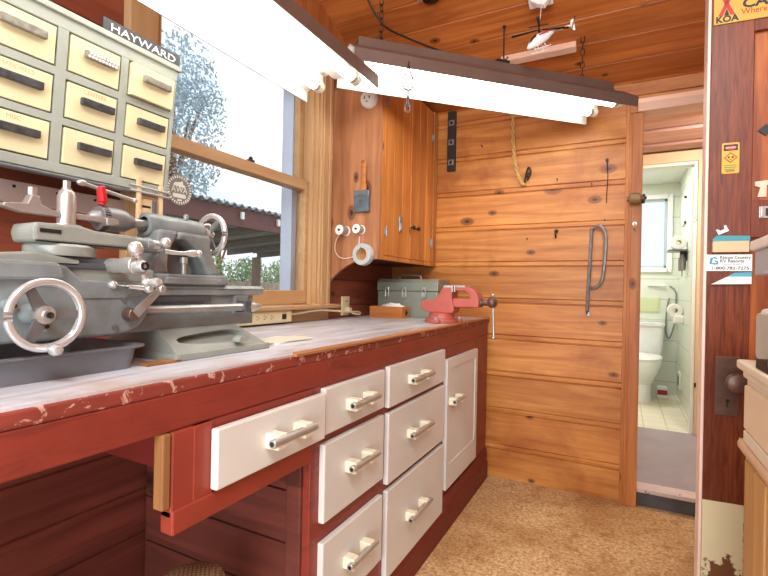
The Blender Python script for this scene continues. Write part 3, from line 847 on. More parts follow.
q.prism([(-0.855, 1.005), (-0.855, 0.965), (-0.82, 0.948), (-0.70, 0.948), (-0.69, 0.965), (-0.702, 1.02), (-0.700, 1.055), (-0.700, 1.068), (-0.748, 1.068), (-0.762, 1.045), (-0.785, 1.012)], 'y', YV - 0.048, YV + 0.048, 0.006)
q.build('fixed_body', M['vise'], vi)
q = MB()
q.prism([(-0.70, 0.978), (-0.578, 0.978), (-0.576, 1.01), (-0.586, 1.045), (-0.606, 1.066), (-0.635, 1.074), (-0.688, 1.072), (-0.688, 1.054), (-0.640, 1.052), (-0.624, 1.040), (-0.618, 1.020), (-0.70, 1.016)], 'y', YV - 0.042, YV + 0.042, 0.006)
q.box(-0.72, -0.60, YV - 0.03, YV + 0.03, 0.975, 1.02, 0.005)
q.build('sliding_jaw', M['vise'], vi)
q = MB(); q.box(-0.703, -0.696, YV - 0.052, YV + 0.052, 1.048, 1.080, 0.002); q.box(-0.745, -0.702, YV - 0.046, YV + 0.046, 1.066, 1.078, 0.004); q.build('jaw_plate', M['steel'], vi)
q = MB(); q.box(-0.692, -0.685, YV - 0.052, YV + 0.052, 1.048, 1.080, 0.002); q.box(-0.686, -0.642, YV - 0.044, YV + 0.044, 1.068, 1.079, 0.004); q.build('jaw_plate', M['steel'], vi)
q = MB(); q.cyl((-0.585, YV, 1.002), (-0.535, YV, 1.002), 0.014, n=20); q.cyl((-0.585, YV, 1.002), (-0.572, YV, 1.002), 0.022, 0.018, n=20); q.sph((-0.525, YV, 1.004), 0.026, (0.9, 1, 1)); q.build('screw_head', M['bronze'], vi)
q = MB(); q.cyl((-0.523, YV, 1.036), (-0.516, YV, 0.845), 0.0055, n=12); q.sph((-0.523, YV, 1.036), 0.0085); q.sph((-0.516, YV, 0.845), 0.0095); q.build('handle_bar', M['steel'], vi)

# outlet, plug, cord and power strip along the wall
ol = empty('wall_outlet', (-1.305, 2.08, 0.96), 'cream wall outlet with a plug in it, on the boards under the wall cabinet', 'outlet')
q = MB(); q.box(-1.315, -1.300, 2.045, 2.115, 0.912, 1.012, 0.003); q.build('cover_plate', M['plastic_cream'], ol)
q = MB()
for z in (0.985, 0.94):
    q.box(-1.3, -1.298, 2.066, 2.094, z - 0.014, z + 0.014, 0.0008)
    q.m(1).box(-1.2985, -1.2972, 2.072, 2.075, z - 0.004, z + 0.008); q.box(-1.2985, -1.2972, 2.085, 2.088, z - 0.004, z + 0.008); q.m(0)
q.build('socket_face', [M['plastic_cream'], M['black']], ol)
ps = empty('power_strip', (-1.265, 1.43, BT), 'cream power strip lying against the wall below the window sill', 'power strip')
q = MB(); q.box(-1.283, -1.247, 1.24, 1.565, BT + 0.008, BT + 0.058, 0.004); q.build('housing', M['plastic_cream'], ps)
for i in range(4):
    y = 1.315 + i * 0.04
    q = MB()
    for dz in (-0.006, 0.006): q.box(-1.2475, -1.2462, y - 0.004, y + 0.004, BT + 0.033 + dz - 0.0012, BT + 0.033 + dz + 0.0012)
    q.cyl((-1.2475, y + 0.009, BT + 0.033), (-1.2462, y + 0.009, BT + 0.033), 0.0022, n=8)
    q.build('socket', M['iron'], ps)
q = MB(); q.box(-1.248, -1.243, 1.50, 1.525, BT + 0.022, BT + 0.044, 0.002); q.build('switch', M['black'], ps)
pc = cat_pts([(-1.265, 1.565, 0.938), (-1.255, 1.62, 0.942), (-1.245, 1.75, 0.952), (-1.24, 1.88, 0.944), (-1.22, 1.98, 0.938), (-1.225, 2.07, 0.934), (-1.235, 2.12, 0.926), (-1.25, 2.13, 0.917), (-1.262, 2.10, 0.921), (-1.275, 2.085, 0.932), (-1.285, 2.082, 0.94)], 6)
MB().tube(pc, 0.0045, 8).build('cord', M['plastic_cream'], ps)
q = MB(); q.box(-1.298, -1.270, 2.066, 2.095, 0.926, 0.954, 0.005); q.build('plug', M['plastic_cream'], ps)

q = MB(); q.box(-0.0475, 0.0475, -0.085, 0.085, 0, 0.003, M=Matrix.Translation((-0.895, 1.06, BT)) @ Matrix.Rotation(math.radians(12), 4, 'Z'))
q.build('paper_pad', M['paper'], label='flat white pad of paper on the bench by the lathe foot', cat='paper')
q = MB(); q.box(-0.04, 0.04, -0.09, 0.09, 0, 0.004, M=Matrix.Translation((-0.875, 1.05, BT + 0.003)) @ Matrix.Rotation(math.radians(-8), 4, 'Z'))
q.build('card', M['cream'], label='cream card lying on the white paper pad', cat='card')
# ------------------------------------------------------------------ metal lathe
AX, AZ = -0.945, 1.190
la = empty('metal_lathe', (-0.94, 0.5, BT), 'grey cast iron metal lathe standing on the bench in front of the window', 'lathe')
def part(q, name, mats, lab=None, par=None): return q.build(name, mats, par or la, label=lab)

# bed: two ways on a box, with flat top lip
q = MB()
q.box(-0.995, -0.895, -0.02, 0.955, 0.957, 1.036, 0.003)
q.box(-1.003, -0.886, -0.02, 0.985, 1.034, 1.050, 0.002)
q.prism([(-0.897, 1.050), (-0.890, 1.058), (-0.883, 1.050)], 'y', -0.02, 0.985); q.prism([(-1.000, 1.050), (-0.993, 1.058), (-0.986, 1.050)], 'y', -0.02, 0.985)
q.box(-0.90, -0.886, 0.88, 0.928, 0.985, 1.034, 0.003)
part(q, 'bed', M['lathe'])
q = MB()
for yy in (0.89, 0.917): q.cyl((-0.887, yy, 1.018), (-0.881, yy, 1.018), 0.006, n=6)
part(q, 'bracket_bolt', M['dsteel'])
q = MB()
q.box(-0.896, -0.884, 0.0, 0.80, 1.020, 1.032)
for i in range(80):
    y = 0.30 + i * 0.006
    q.box(-0.893, -0.883, y, y + 0.003, 1.014, 1.021)
part(q, 'rack', M['lathe_dk'])
q = MB(); q.cyl((-0.868, 0.02, 1.004), (-0.868, 0.915, 1.004), 0.0085, n=16)
q.cyl((-0.868, 0.905, 1.004), (-0.868, 0.93, 1.004), 0.013, n=16, bev=0.002); q.cyl((-0.868, 0.93, 1.004), (-0.868, 0.952, 1.004), 0.011, 0.007, n=16)
for i in range(110):
    y = 0.615 + i * 0.0028
    q.torus((-0.868, y, 1.004), (0, 1, 0), 0.0087, 0.0008, 14, 4)
part(q, 'lead_screw', M['steel'])
q = MB(); q.box(-0.90, -0.856, 0.885, 0.91, 0.990, 1.020, 0.003); part(q, 'screw_bracket', M['lathe_dk'])

def foot(y0, y1, name):
    ti = 0.045
    # sloped skirt with a cut-out on the front: outline ring and a recessed panel
    top = [(-0.888, y0 + ti * .4, 0.960), (-0.888, y1 - ti * .6, 0.960)]
    A = V((-0.888, y0 + 0.015, 0.960)); B = V((-0.888, y1 - 0.03, 0.960)); Cc = V((-0.806, y1 - 0.002, 0.914)); D = V((-0.806, y0 + 0.0, 0.914))
    def P(u, v, dep=0.0):      # u along y, v up the slope
        lo = D.lerp(Cc, u); hi = A.lerp(B, u)
        p = lo.lerp(hi, v)
        return p + V((-dep, 0, -dep * 0.4))
    out = []; inn = []; dp = []
    N = 32
    for i in range(N):
        a = 2 * PI * i / N
        cu, cv = math.cos(a), math.sin(a)
        k = 1 / max(abs(cu), abs(cv))
        out.append(P(0.5 + 0.5 * cu * k, 0.5 + 0.5 * cv * k))
        sx = math.copysign(abs(cu) ** 0.55, cu); sy = math.copysign(abs(cv) ** 0.7, cv)
        uu = 0.52 + 0.42 * sx; vv = 0.50 + 0.33 * sy * (0.5 + 0.5 * (uu - 0.1) / 0.84)
        inn.append(P(uu, vv)); dp.append(P(uu, vv, 0.022))
    q = MB()
    q.loft([out, inn, dp], False)
    q.f.pop(-2); q.sm.pop(-2); q.mi.pop(-2)            # drop the outline's own cap, keep the recess floor
    # back and ends
    A2, B2, C2, D2 = V((-1.005, y0 + 0.015, 0.960)), V((-1.005, y1 - 0.03, 0.960)), V((-1.08, y1 - 0.002, 0.914)), V((-1.08, y0, 0.914))
    q.add([A, B, Cc, D, A2, B2, C2, D2], [[0, 4, 7, 3], [1, 2, 6, 5], [4, 5, 6, 7], [0, 1, 5, 4], [3, 7, 6, 2]])
    q.box(-1.085, -0.80, y0 - 0.008, y1 + 0.006, BT, 0.915, 0.003)
    q.prism(circ(y0 + 0.66 * (y1 - y0), 0.926, 0.014, 14, 0, PI), 'x', -0.82, -0.797, 0.001) if name == 'foot' else None
    part(q, name, M['lathe_lt'])
foot(0.645, 0.912, 'foot')
foot(0.05, 0.26, 'foot')

# chip pan under the left half
pn = empty('chip_tray', (-0.95, 0.25, BT), 'dark grey steel chip tray lying on the bench under the lathe', 'tray')
def rr3(x0, x1, y0, y1, r, z): return [V((p[0], p[1], z)) for p in rrect(x0, x1, y0, y1, r, 6)]
q = MB()
q.loft([rr3(-1.06, -0.815, -0.06, 0.565, 0.03, BT), rr3(-1.065, -0.81, -0.065, 0.572, 0.034, BT + 0.037), rr3(-1.075, -0.798, -0.075, 0.584, 0.036, BT + 0.040), rr3(-1.075, -0.798, -0.075, 0.584, 0.036, BT + 0.043), rr3(-1.062, -0.813, -0.062, 0.569, 0.032, BT + 0.043), rr3(-1.055, -0.82, -0.055, 0.56, 0.028, BT + 0.004)], True)
q.build('pan', M['pan'], pn)
q = MB(); q.box(-0.83, -0.80, 0.575, 0.652, BT, BT + 0.006, 0.001)
q.build('wood_slat', M['rawwood'], label='thin wooden slat on the bench between tray and lathe foot', cat='slat')

# headstock and its chuck (out past the left of the frame)
q = MB()
q.box(-1.01, -0.88, -0.01, 0.045, 1.05, 1.245, 0.012); q.box(-1.01, -0.88, 0.195, 0.25, 1.05, 1.245, 0.012); q.box(-1.01, -0.88, -0.01, 0.25, 1.05, 1.085, 0.008)
part(q, 'headstock', M['lathe'])
q = MB(); q.lathe([(0.03, 0), (0.03, 0.035), (0.045, 0.036), (0.045, 0.075), (0.06, 0.076), (0.06, 0.115), (0.03, 0.116), (0.03, 0.14)], (AX, 0.05, AZ), (0, 1, 0), 32); part(q, 'cone_pulley', M['dsteel'])
q = MB(); q.lathe([(0.02, 0), (0.055, 0.005), (0.062, 0.012), (0.062, 0.05), (0.055, 0.055), (0.015, 0.055)], (AX, 0.25, AZ), (0, 1, 0), 36)
for k in range(3):
    a = PI / 2 + k * 2 * PI / 3
    q.box(-0.009, 0.009, 0, 0.022, 0.018, 0.055, 0.002, M=Matrix.Translation((AX, 0.303, AZ)) @ Matrix.Rotation(a, 4, 'Y'))
part(q, 'spindle_chuck', M['steel'])

# carriage: saddle, apron
q = MB()
q.box(-1.03, -0.845, 0.355, 0.62, 1.058, 1.088, 0.006)
q.prism([(0.335, 1.085), (0.47, 1.085), (0.47, 1.098), (0.40, 1.108), (0.345, 1.102), (0.33, 1.093)], 'x', -0.90, -0.838, 0.004)
part(q, 'saddle', M['lathe_lt'])
q = MB()
q.prism([(0.27, 1.086), (0.27, 0.962), (0.53, 0.962), (0.558, 0.966), (0.582, 0.978), (0.596, 0.997), (0.601, 1.02), (0.601, 1.060), (0.47, 1.066), (0.445, 1.088)], 'x', -0.884, -0.834, 0.005)
q.prism([(0.255, 1.058), (0.44, 1.062), (0.43, 1.092), (0.255, 1.092)], 'x', -0.87, -0.822, 0.006)
q.box(-0.836, -0.831, 0.47, 0.588, 1.032, 1.0335)
part(q, 'apron', M['lathe'])
q = MB()
for (y, z, r) in ((0.53, 0.978, 0.005), (0.545, 1.028, 0.004), (0.585, 1.045, 0.004)): q.cyl((-0.835, y, z), (-0.829, y, z), r, n=8)
part(q, 'apron_screw', M['dsteel'])

def wheel(cx, cy, cz, ax, R, r, nsp, a0, name, hub_r, spoke_w, mats, ballang=None, back=0.02):
    """handwheel: rim, spokes, hub; ax is the unit axis it turns on"""
    d, u, w = frame(ax)
    c = V((cx, cy, cz))
    q = MB(); q.torus(c, ax, R, r, 48, 12)
    q.torus(c - d * r * 0.4, ax, R - r * 0.7, r * 0.5, 48, 8)
    o = part(q, name, mats)
    q = MB()
    for k in range(nsp):
        a = a0 + 2 * PI * k / nsp
        e = u * math.cos(a) + w * math.sin(a)
        t = d.cross(e)
        p0 = c - d * back * 0.5 + e * hub_r * 0.7; p1 = c - d * r * 0.3 + e * (R - r * .5)
        rings = []
        for p, ww, th in ((p0, spoke_w * 1.25, 0.0035), (p1, spoke_w * 0.85, 0.003)):
            rings.append([p + t * ww * sx + d * th * sy for sx, sy in ((1, 1), (-1, 1), (-1, -1), (1, -1))])
        q.loft(rings)
    q.build('spokes', M['dsteel'], o)
    q = MB(); q.lathe([(0, 0.012), (hub_r * 0.55, 0.012), (hub_r * 0.6, 0.006), (hub_r, 0.004), (hub_r * 1.05, -0.01), (hub_r * 0.8, -back)], c - d * back * 0.3, ax, 24)
    q.m(1).lathe([(0, 0), (hub_r * 0.35, 0), (hub_r * 0.35, 0.004), (hub_r * 0.2, 0.004), (0, 0.002)], c - d * back * 0.3 + d * 0.012, ax, 16)
    q.build('hub', [M['steel'], M['black']], o)
    if ballang is not None:
        e = u * math.cos(ballang) + w * math.sin(ballang)
        q = MB(); q.lathe([(0.005, 0), (0.0055, 0.01), (0.009, 0.02), (0.0095, 0.028), (0.006, 0.035), (0, 0.037)], c + e * R, ax, 16)
        q.build('handle_knob', M['chrome'], o)
    return o
# frame((1,0,0)) : u = d x z = (0,-1,0), w = u x d = z ... angles are measured from -y towards +z
wheel(-0.785, 0.393, 1.008, (1, 0, 0), 0.0515, 0.0060, 3, PI, 'apron_handwheel', 0.014, 0.007, M['chrome'], ballang=-PI / 2 - 0.0)
q = MB(); q.cyl((-0.835, 0.393, 1.008), (-0.80, 0.393, 1.008), 0.017, 0.014, 20); part(q, 'handwheel_shaft', M['lathe'])
for (y, z) in ((0.362, 1.022), (0.407, 0.988)):
    q = MB(); q.cyl((-0.84, y, z), (-0.822, y, z), 0.010, n=14); q.m(1).cyl((-0.822, y, z), (-0.812, y, z), 0.006, n=12); q.m(2).cyl((-0.812, y, z), (-0.8115, y, z), 0.0035, n=10)
    part(q, 'oil_cup', [M['lathe'], M['brass'], M['black']])

# cross slide with ball crank towards the aisle
q = MB()
q.box(-1.02, -0.845, 0.415, 0.535, 1.088, 1.104, 0.004)
q.box(-0.87, -0.838, 0.40, 0.545, 1.082, 1.094, 0.003)
part(q, 'cross_slide', M['lathe_dk'])
q = MB(); q.cyl((-0.845, 0.528, 1.091), (-0.80, 0.528, 1.091), 0.014, 0.013, 20); q.cyl((-0.80, 0.528, 1.091), (-0.770, 0.528, 1.091), 0.0155, n=24, bev=0.001); part(q, 'feed_dial', M['steel'])
def crank(c, ax, e, L1, r1, L2, r2, name):
    """ball crank: hub, big counterweight ball on one side, small ball handle on the other"""
    d = V(ax).normalized(); e = V(e).normalized(); c = V(c)
    q = MB()
    q.lathe([(0, -0.012), (0.011, -0.012), (0.0115, 0.004), (0.008, 0.010), (0, 0.010)], c, ax, 18)
    q.tube([c + e * t for t in (0.0, L1 * 0.5, L1)], [0.006, 0.005, 0.006], 10); q.sph(c + e * L1, r1)
    q.tube([c - e * t for t in (0.0, L2 * 0.5, L2)], [0.006, 0.0045, 0.005], 10); q.sph(c - e * L2, r2)
    p = c - e * L2
    o = part(q, name, M['chrome'])
    q = MB(); q.lathe([(0.004, 0), (0.004, 0.008), (0.0075, 0.016), (0.009, 0.028), (0.0065, 0.036), (0, 0.038)], p, ax, 16)
    q.build('crank_handle', M['chrome'], o)
    q = MB(); q.lathe([(0.0042, 0.0102), (0.0075, 0.0105), (0.0075, 0.0125), (0.0042, 0.0125)], c, ax, 16); q.build('hub_nut', M['black'], o)
crank((-0.758, 0.528, 1.090), (1, 0, 0), (0, -0.35, 1), 0.032, 0.013, 0.030, 0.0075, 'cross_slide_crank')

# compound rest lying along the bed
q = MB()
q.lathe([(0, 0), (0.052, 0), (0.054, 0.004), (0.054, 0.016), (0.050, 0.020), (0, 0.020)], (-0.885, 0.462, 1.104), (0, 0, 1), 36)
part(q, 'swivel_base', M['lathe_lt'])
q = MB()
q.prism([(0.402, 1.124), (0.59, 1.126), (0.59, 1.140), (0.575, 1.150), (0.50, 1.152), (0.472, 1.158), (0.402, 1.156), (0.398, 1.140)], 'x', -0.915, -0.842, 0.005)
part(q, 'compound_rest', M['lathe_lt'])
q = MB(); q.box(-0.8435, -0.8405, 0.408, 0.44, 1.140, 1.1465); q.box(-0.8425, -0.8405, 0.402, 0.585, 1.1245, 1.127); part(q, 'slot', M['black'])
q = MB(); q.cyl((-0.872, 0.588, 1.138), (-0.872, 0.612, 1.138), 0.016, 0.014, 20); q.cyl((-0.872, 0.612, 1.138), (-0.872, 0.626, 1.138), 0.0155, n=24, bev=0.001); part(q, 'compound_dial', M['lathe'])
crank((-0.872, 0.638, 1.140), (0, 1, 0), (0.95, 0, 0.12), 0.034, 0.011, 0.032, 0.0075, 'compound_crank')
q = MB()
q.tube(cat_pts([(-0.852, 0.640, 1.128), (-0.84, 0.665, 1.125), (-0.835, 0.69, 1.126), (-0.832, 0.712, 1.127)], 4), [0.005] * 4 + [0.0045] * 4 + [0.006, 0.0075, 0.0085, 0.008, 0.006][:5], 12)
q.sph((-0.832, 0.716, 1.127), 0.0085)
part(q, 'clamp_lever', M['chrome'])

# tool post with a clamped tool holder
q = MB(); q.lathe([(0, 0), (0.024, 0), (0.024, 0.005), (0.0145, 0.007), (0.0145, 0.056), (0.0115, 0.064), (0.008, 0.067), (0.008, 0.070), (0, 0.070)], (-0.878, 0.467, 1.155), (0, 0, 1), 24)
q.cyl((-0.878, 0.467, 1.225), (-0.878, 0.467, 1.238), 0.0065, n=6)
part(q, 'tool_post', M['steel'])
q = MB()
q.box(-0.884, -0.872, 0.400, 0.552, 1.173, 1.183, 0.002)
q.prism([(0.395, 1.172), (0.455, 1.172), (0.45, 1.180), (0.424, 1.188), (0.42, 1.203), (0.408, 1.203), (0.402, 1.188), (0.37, 1.184), (0.368, 1.178)], 'x', -0.888, -0.868, 0.002)
q.cyl((-0.878, 0.414, 1.203), (-0.878, 0.414, 1.216), 0.007, n=6)
q.prism([(0.535, 1.168), (0.560, 1.172), (0.558, 1.182), (0.535, 1.184)], 'x', -0.886, -0.870, 0.002)
part(q, 'tool_holder', M['steel'])

# tailstock: base, arched body with an opening, barrel, quill, handwheel
q = MB()
q.box(-1.0, -0.882, 0.655, 0.852, 1.058, 1.082, 0.005)
q.box(-0.890, -0.878, 0.67, 0.845, 1.060, 1.074, 0.002)
q.cyl((-0.879, 0.82, 1.068), (-0.873, 0.82, 1.068), 0.005, n=8)
part(q, 'tailstock_base', M['lathe'])
def tail_section(outl, x0, x1): pass
body_out = [(0.66, 1.08), (0.665, 1.11), (0.672, 1.16), (0.67, 1.175), (0.672, 1.206), (0.80, 1.203), (0.81, 1.172), (0.806, 1.150), (0.815, 1.12), (0.838, 1.094), (0.865, 1.082)]
hole = [(0.712, 1.090), (0.706, 1.12), (0.713, 1.142), (0.728, 1.152), (0.745, 1.148), (0.762, 1.128), (0.778, 1.105), (0.785, 1.090)]
q = MB()
# left leg, right sweeping leg, bridge: three prisms that share edges, so the arch stays open
q.prism([(0.656, 1.08), (0.662, 1.12), (0.670, 1.18), (0.722, 1.18), (0.712, 1.160), (0.698, 1.135), (0.692, 1.10), (0.698, 1.08)], 'x', -0.982, -0.900, 0.008)
q.prism([(0.722, 1.18), (0.815, 1.178), (0.812, 1.15), (0.822, 1.12), (0.838, 1.098), (0.856, 1.08), (0.808, 1.08), (0.800, 1.094), (0.782, 1.125), (0.762, 1.148), (0.74, 1.162), (0.712, 1.160)], 'x', -0.982, -0.900, 0.008)
q.box(-0.972, -0.955, 0.70, 0.80, 1.08, 1.16)
q.lathe([(0.018, 0), (0.026, 0.002), (0.028, 0.01), (0.0265, 0.05), (0.0265, 0.12), (0.024, 0.15), (0.018, 0.156), (0.012, 0.165)], (AX, 0.662, AZ), (0, 1, 0), 32)
q.lathe([(0.006, 0), (0.006, 0.01), (0.004, 0.012), (0, 0.012)], (AX + 0.01, 0.765, AZ + 0.024), (0, 0, 1), 12)
part(q, 'tailstock_body', M['lathe'])
q = MB(); q.lathe([(0, 0), (0.006, 0), (0.006, 0.025), (0.009, 0.026), (0.009, 0.04), (0, 0.04)], (-0.915, 0.745, 1.082), (0, 0, 1), 14); part(q, 'clamp_bolt', M['steel'])
q = MB(); q.lathe([(0, 0), (0.010, 0), (0.010, 0.035), (0.013, 0.036), (0.013, 0.045), (0.0, 0.045)], (AX, 0.636, AZ), (0, 1, 0), 20); part(q, 'quill', M['steel'])
q = MB(); q.lathe([(0, 0), (0.006, 0), (0.012, 0.006), (0.016, 0.018), (0.017, 0.02)], (AX, 0.542, AZ), (0, 1, 0), 28)
q.lathe([(0.012, 0.018), (0.0245, 0.02), (0.0255, 0.022), (0.0255, 0.036), (0.0245, 0.037), (0.0245, 0.062), (0.0225, 0.074), (0.015, 0.088), (0.013, 0.093), (0, 0.093)], (AX, 0.542, AZ), (0, 1, 0), 32)
for k in range(28):
    a = 2 * PI * k / 28
    q.m(1).box(-0.0012, 0.0012, 0.0, 0.011, 0.0252, 0.0263, M=Matrix.Translation((AX, 0.563, AZ)) @ Matrix.Rotation(a, 4, 'Y'))
part(q, 'drill_chuck', [paint('chuck_grey', '#8e9094', 0.4, 0.5, var=0.15), M['black']])
wheel(AX, 0.852, AZ - 0.002, (0, 1, 0), 0.049, 0.0065, 3, 0.9, 'tailstock_handwheel', 0.011, 0.006, M['chrome'], ballang=2.6)
q = MB(); q.cyl((AX, 0.815, AZ), (AX, 0.852, AZ), 0.012, 0.009, 18); part(q, 'quill_screw', M['steel'])

# half nut lever
q = MB(); q.cyl((-0.836, 0.556, 1.001), (-0.812, 0.556, 1.001), 0.013, 0.012, 20, bev=0.001); o = part(q, 'half_nut_hub', M['bronze'])
q = MB()
q.loft([[V((-0.816, 0.556 + a, 1.001 + b_)) + V((dx, 0, 0)) for a, b_, dx in ((-.006, .006, 0), (.006, -.006, 0), (.006, -.006, .006), (-.006, .006, .006))],
        [V((-0.812, 0.603 + a, 1.046 + b_)) + V((dx, 0, 0)) for a, b_, dx in ((-.004, .004, 0), (.004, -.004, 0), (.004, -.004, .005), (-.004, .004, .005))]])
q.cyl((-0.814, 0.606, 1.049), (-0.80, 0.606, 1.049), 0.008, n=16, bev=0.002)
part(q, 'half_nut_lever', M['steel'])
q = MB(); q.tube([(-0.832, 0.525, 1.056), (-0.815, 0.545, 1.053), (-0.80, 0.572, 1.050)], [0.006, 0.0045, 0.005], 12); q.sph((-0.832, 0.525, 1.056), 0.008); q.sph((-0.80, 0.574, 1.050), 0.009)
part(q, 'feed_lever', M['chrome'])

# chuck key stuck in the drill chuck
ck_ = empty('chuck_key', (AX + 0.004, 0.572, 1.2155), 'chuck key with a red sleeve and steel cross bar, in the lathe drill chuck', 'tool')
q = MB(); q.cyl((AX + .004, 0.566, 1.215), (AX + .003, 0.570, 1.222), 0.006, n=14); q.cyl((AX + .003, 0.570, 1.222), (AX + 0.001, 0.566, 1.254), 0.009, n=10, bev=0.002); q.build('sleeve', M['red_plastic'], ck_)
q = MB(); q.cyl((AX + 0.0, 0.530, 1.254), (AX + 0.003, 0.638, 1.238), 0.004, n=12); q.sph((AX, 0.530, 1.254), 0.0062, (1, 1.6, 1)); q.sph((AX + 0.003, 0.638, 1.238), 0.0058); q.build('cross_bar', M['steel'], ck_)

# pale drilled batten and narrow ledge on the wall behind the lathe
q = MB(); q.box(-1.309, -1.292, -0.4, 0.915, 1.245, 1.298, 0.002)
for i in range(10):
    q.m(1).cyl((-1.2925, 0.0 + i * 0.095, 1.285), (-1.2915, 0.0 + i * 0.095, 1.285), 0.004, n=10); q.m(0)
q.build('wall_batten', [paint('batten', '#c9b5ac', 0.5, var=0.1), M['black']], label='pale drilled batten along the wall behind the lathe', cat='batten')
# wooden rack of small tools by the window
rk = empty('wooden_rack', (-1.16, 0.83, 1.245), 'small pale wooden rack holding steel rods, hung under the right end of the drawer cabinet', 'rack')
q = MB(); q.box(-1.165, -1.155, 0.792, 0.802, 1.225, 1.345, 0.001); q.box(-1.165, -1.155, 0.858, 0.868, 1.225, 1.335, 0.001); q.build('stick', M['beige'], rk)
q = MB(); q.box(-1.17, -1.163, 0.802, 0.858, 1.25, 1.29, 0.001); q.m(1).box(-1.1632, -1.1625, 0.81, 0.835, 1.266, 1.272); q.build('panel', [M['beige'], M['black']], rk)
q = MB(); q.box(-1.163, -1.155, 0.838, 0.850, 1.252, 1.290, 0.002); q.build('metal_plate', M['dsteel'], rk)
for zz in (1.303, 1.316):
    q = MB(); q.cyl((-1.158, 0.770, zz + 0.004), (-1.152, 0.885, zz), 0.0035, n=10); q.build('steel_rod', M['steel'], label='%s steel rod lying across the small wooden rack' % ('lower' if zz < 1.31 else 'upper'), cat='rod', group='steel rods across the wooden rack')

# ------------------------------------------------------------------ nine drawer parts cabinet, leaning out at the top
hc = empty('parts_cabinet', (-1.172, 0.66, 1.312), 'grey green wall cabinet of nine pale yellow drawers with dark bar pulls, above the lathe', 'cabinet', rot=(0, math.radians(5.8), 0))
HM = M4[hc.name]
# local: x outward, y along the wall, z up the face (face plane x = 0)
yl, yr = -0.225, 0.232
cols = [(-0.205, -0.080), (-0.053, 0.068), (0.092, 0.218)]
rows = [(0.025, 0.110), (0.131, 0.215), (0.237, 0.322)]
q = MB()
q.box(-0.085, -0.079, yl, yr, 0.0, 0.36)
q.box(-0.08, 0.0, yl, -0.207, 0, 0.36, 0.0015); q.box(-0.08, 0.0, 0.220, yr, 0, 0.36, 0.0015)
q.box(-0.08, 0.001, yl, yr, 0.324, 0.360, 0.002); q.box(-0.08, 0.0005, yl, yr, 0.0, 0.023, 0.002)
q.box(-0.08, 0.0002, -0.078, -0.055, 0.02, 0.33, 0.001); q.box(-0.08, 0.0002, 0.070, 0.090, 0.02, 0.33, 0.001)
q.box(-0.08, 0.0, -0.21, 0.222, 0.112, 0.129, 0.001); q.box(-0.08, 0.0, -0.21, 0.222, 0.217, 0.235, 0.001)
q.box(-0.08, 0.008, yl - 0.004, yr + 0.008, 0.352, 0.366, 0.002)
q.build('body', M['hay_body'], hc, local=True)
q = MB(); q.cyl((-0.005, yl, -0.006), (-0.005, yr - 0.005, -0.006), 0.006, n=12)
q.build('rail', M['dsteel'], hc, local=True)
words = [['MISC', None, None], ['MANDRELS', 'CENTERS', None], [None, None, None]]
# row 0 = bottom
marks = {(0, 0): 'MISC', (0, 1): 'MANDRELS', (1, 1): 'CENTERS'}
for ci, (a, b_) in enumerate(cols):
    for ri, (z0, z1) in enumerate(rows):
        out = 0.012 if (ci, ri) == (2, 2) else (0.001 if ri != 1 else 0.0)
        q = MB(); q.box(-0.07 + out, 0.001 + out, a + 0.002, b_ - 0.002, z0 + 0.001, z1 - 0.002, 0.0015)
        o = q.build('drawer', M['hay_drawer'], hc, local=True)
        yc = (a + b_) / 2 + (0.006 if ci else -0.004); zc = (z0 + z1) / 2 + (0.006 if ri != 2 else 0.010)
        if ci == 1: yc += 0.004
        pl = 0.043 if ci == 0 else 0.039
        light = (ri == 2)
        q = MB(); q.box(0.001 + out, 0.0145 + out, yc - pl, yc + pl, zc - 0.0085, zc + 0.0085, 0.0018)
        if (ci, ri) == (1, 2):
            for k in range(9):
                for dz in (-0.0042, 0.0042):
                    q.m(1).cyl((0.0143 + out, yc - 0.032 + k * 0.008 + (0.002 if dz > 0 else -0.001), zc + dz), (0.0150 + out, yc - 0.032 + k * 0.008 + (0.002 if dz > 0 else -0.001), zc + dz), 0.0032, n=10); q.m(0)
            q.build('pull', [M['pull_lt'], M['white']], o, label='bar pull with two rows of white dots', local=True)
        else:
            q.build('pull', M['pull_lt'] if light else M['pull_dk'], o, local=True)
        if (ci, ri) in marks:
            q = MB(); q.text(marks[(ci, ri)], 0.013, Matrix.Translation((0.0012 + out, yc - 0.005, zc + 0.024)) @ Matrix.Rotation(PI / 2, 4, 'Z') @ Matrix.Rotation(PI / 2, 4, 'X'), 0.0002)
            q.build('handwritten_label', M['ink'], o, local=True)
sg = empty('name_sign', tuple(HM @ V((0.0, 0.13, 0.366))), 'black strip sign reading HAYWARD in white letters, standing on the drawer cabinet', 'sign', rot=(0, math.radians(5.8), 0))
q = MB(); q.box(-0.003, 0.004, -0.115, 0.104, -0.004, 0.030, 0.001); q.build('board', M['sign_black'], sg, local=True)
q = MB(); q.text('HAYWARD', 0.026, Matrix.Translation((0.0046, -0.004, 0.0125)) @ Matrix.Rotation(PI / 2, 4, 'Z') @ Matrix.Rotation(PI / 2, 4, 'X'), 0.0004, sx=1.42)
q.build('lettering', M['white'], sg, local=True, label='white capital letters')
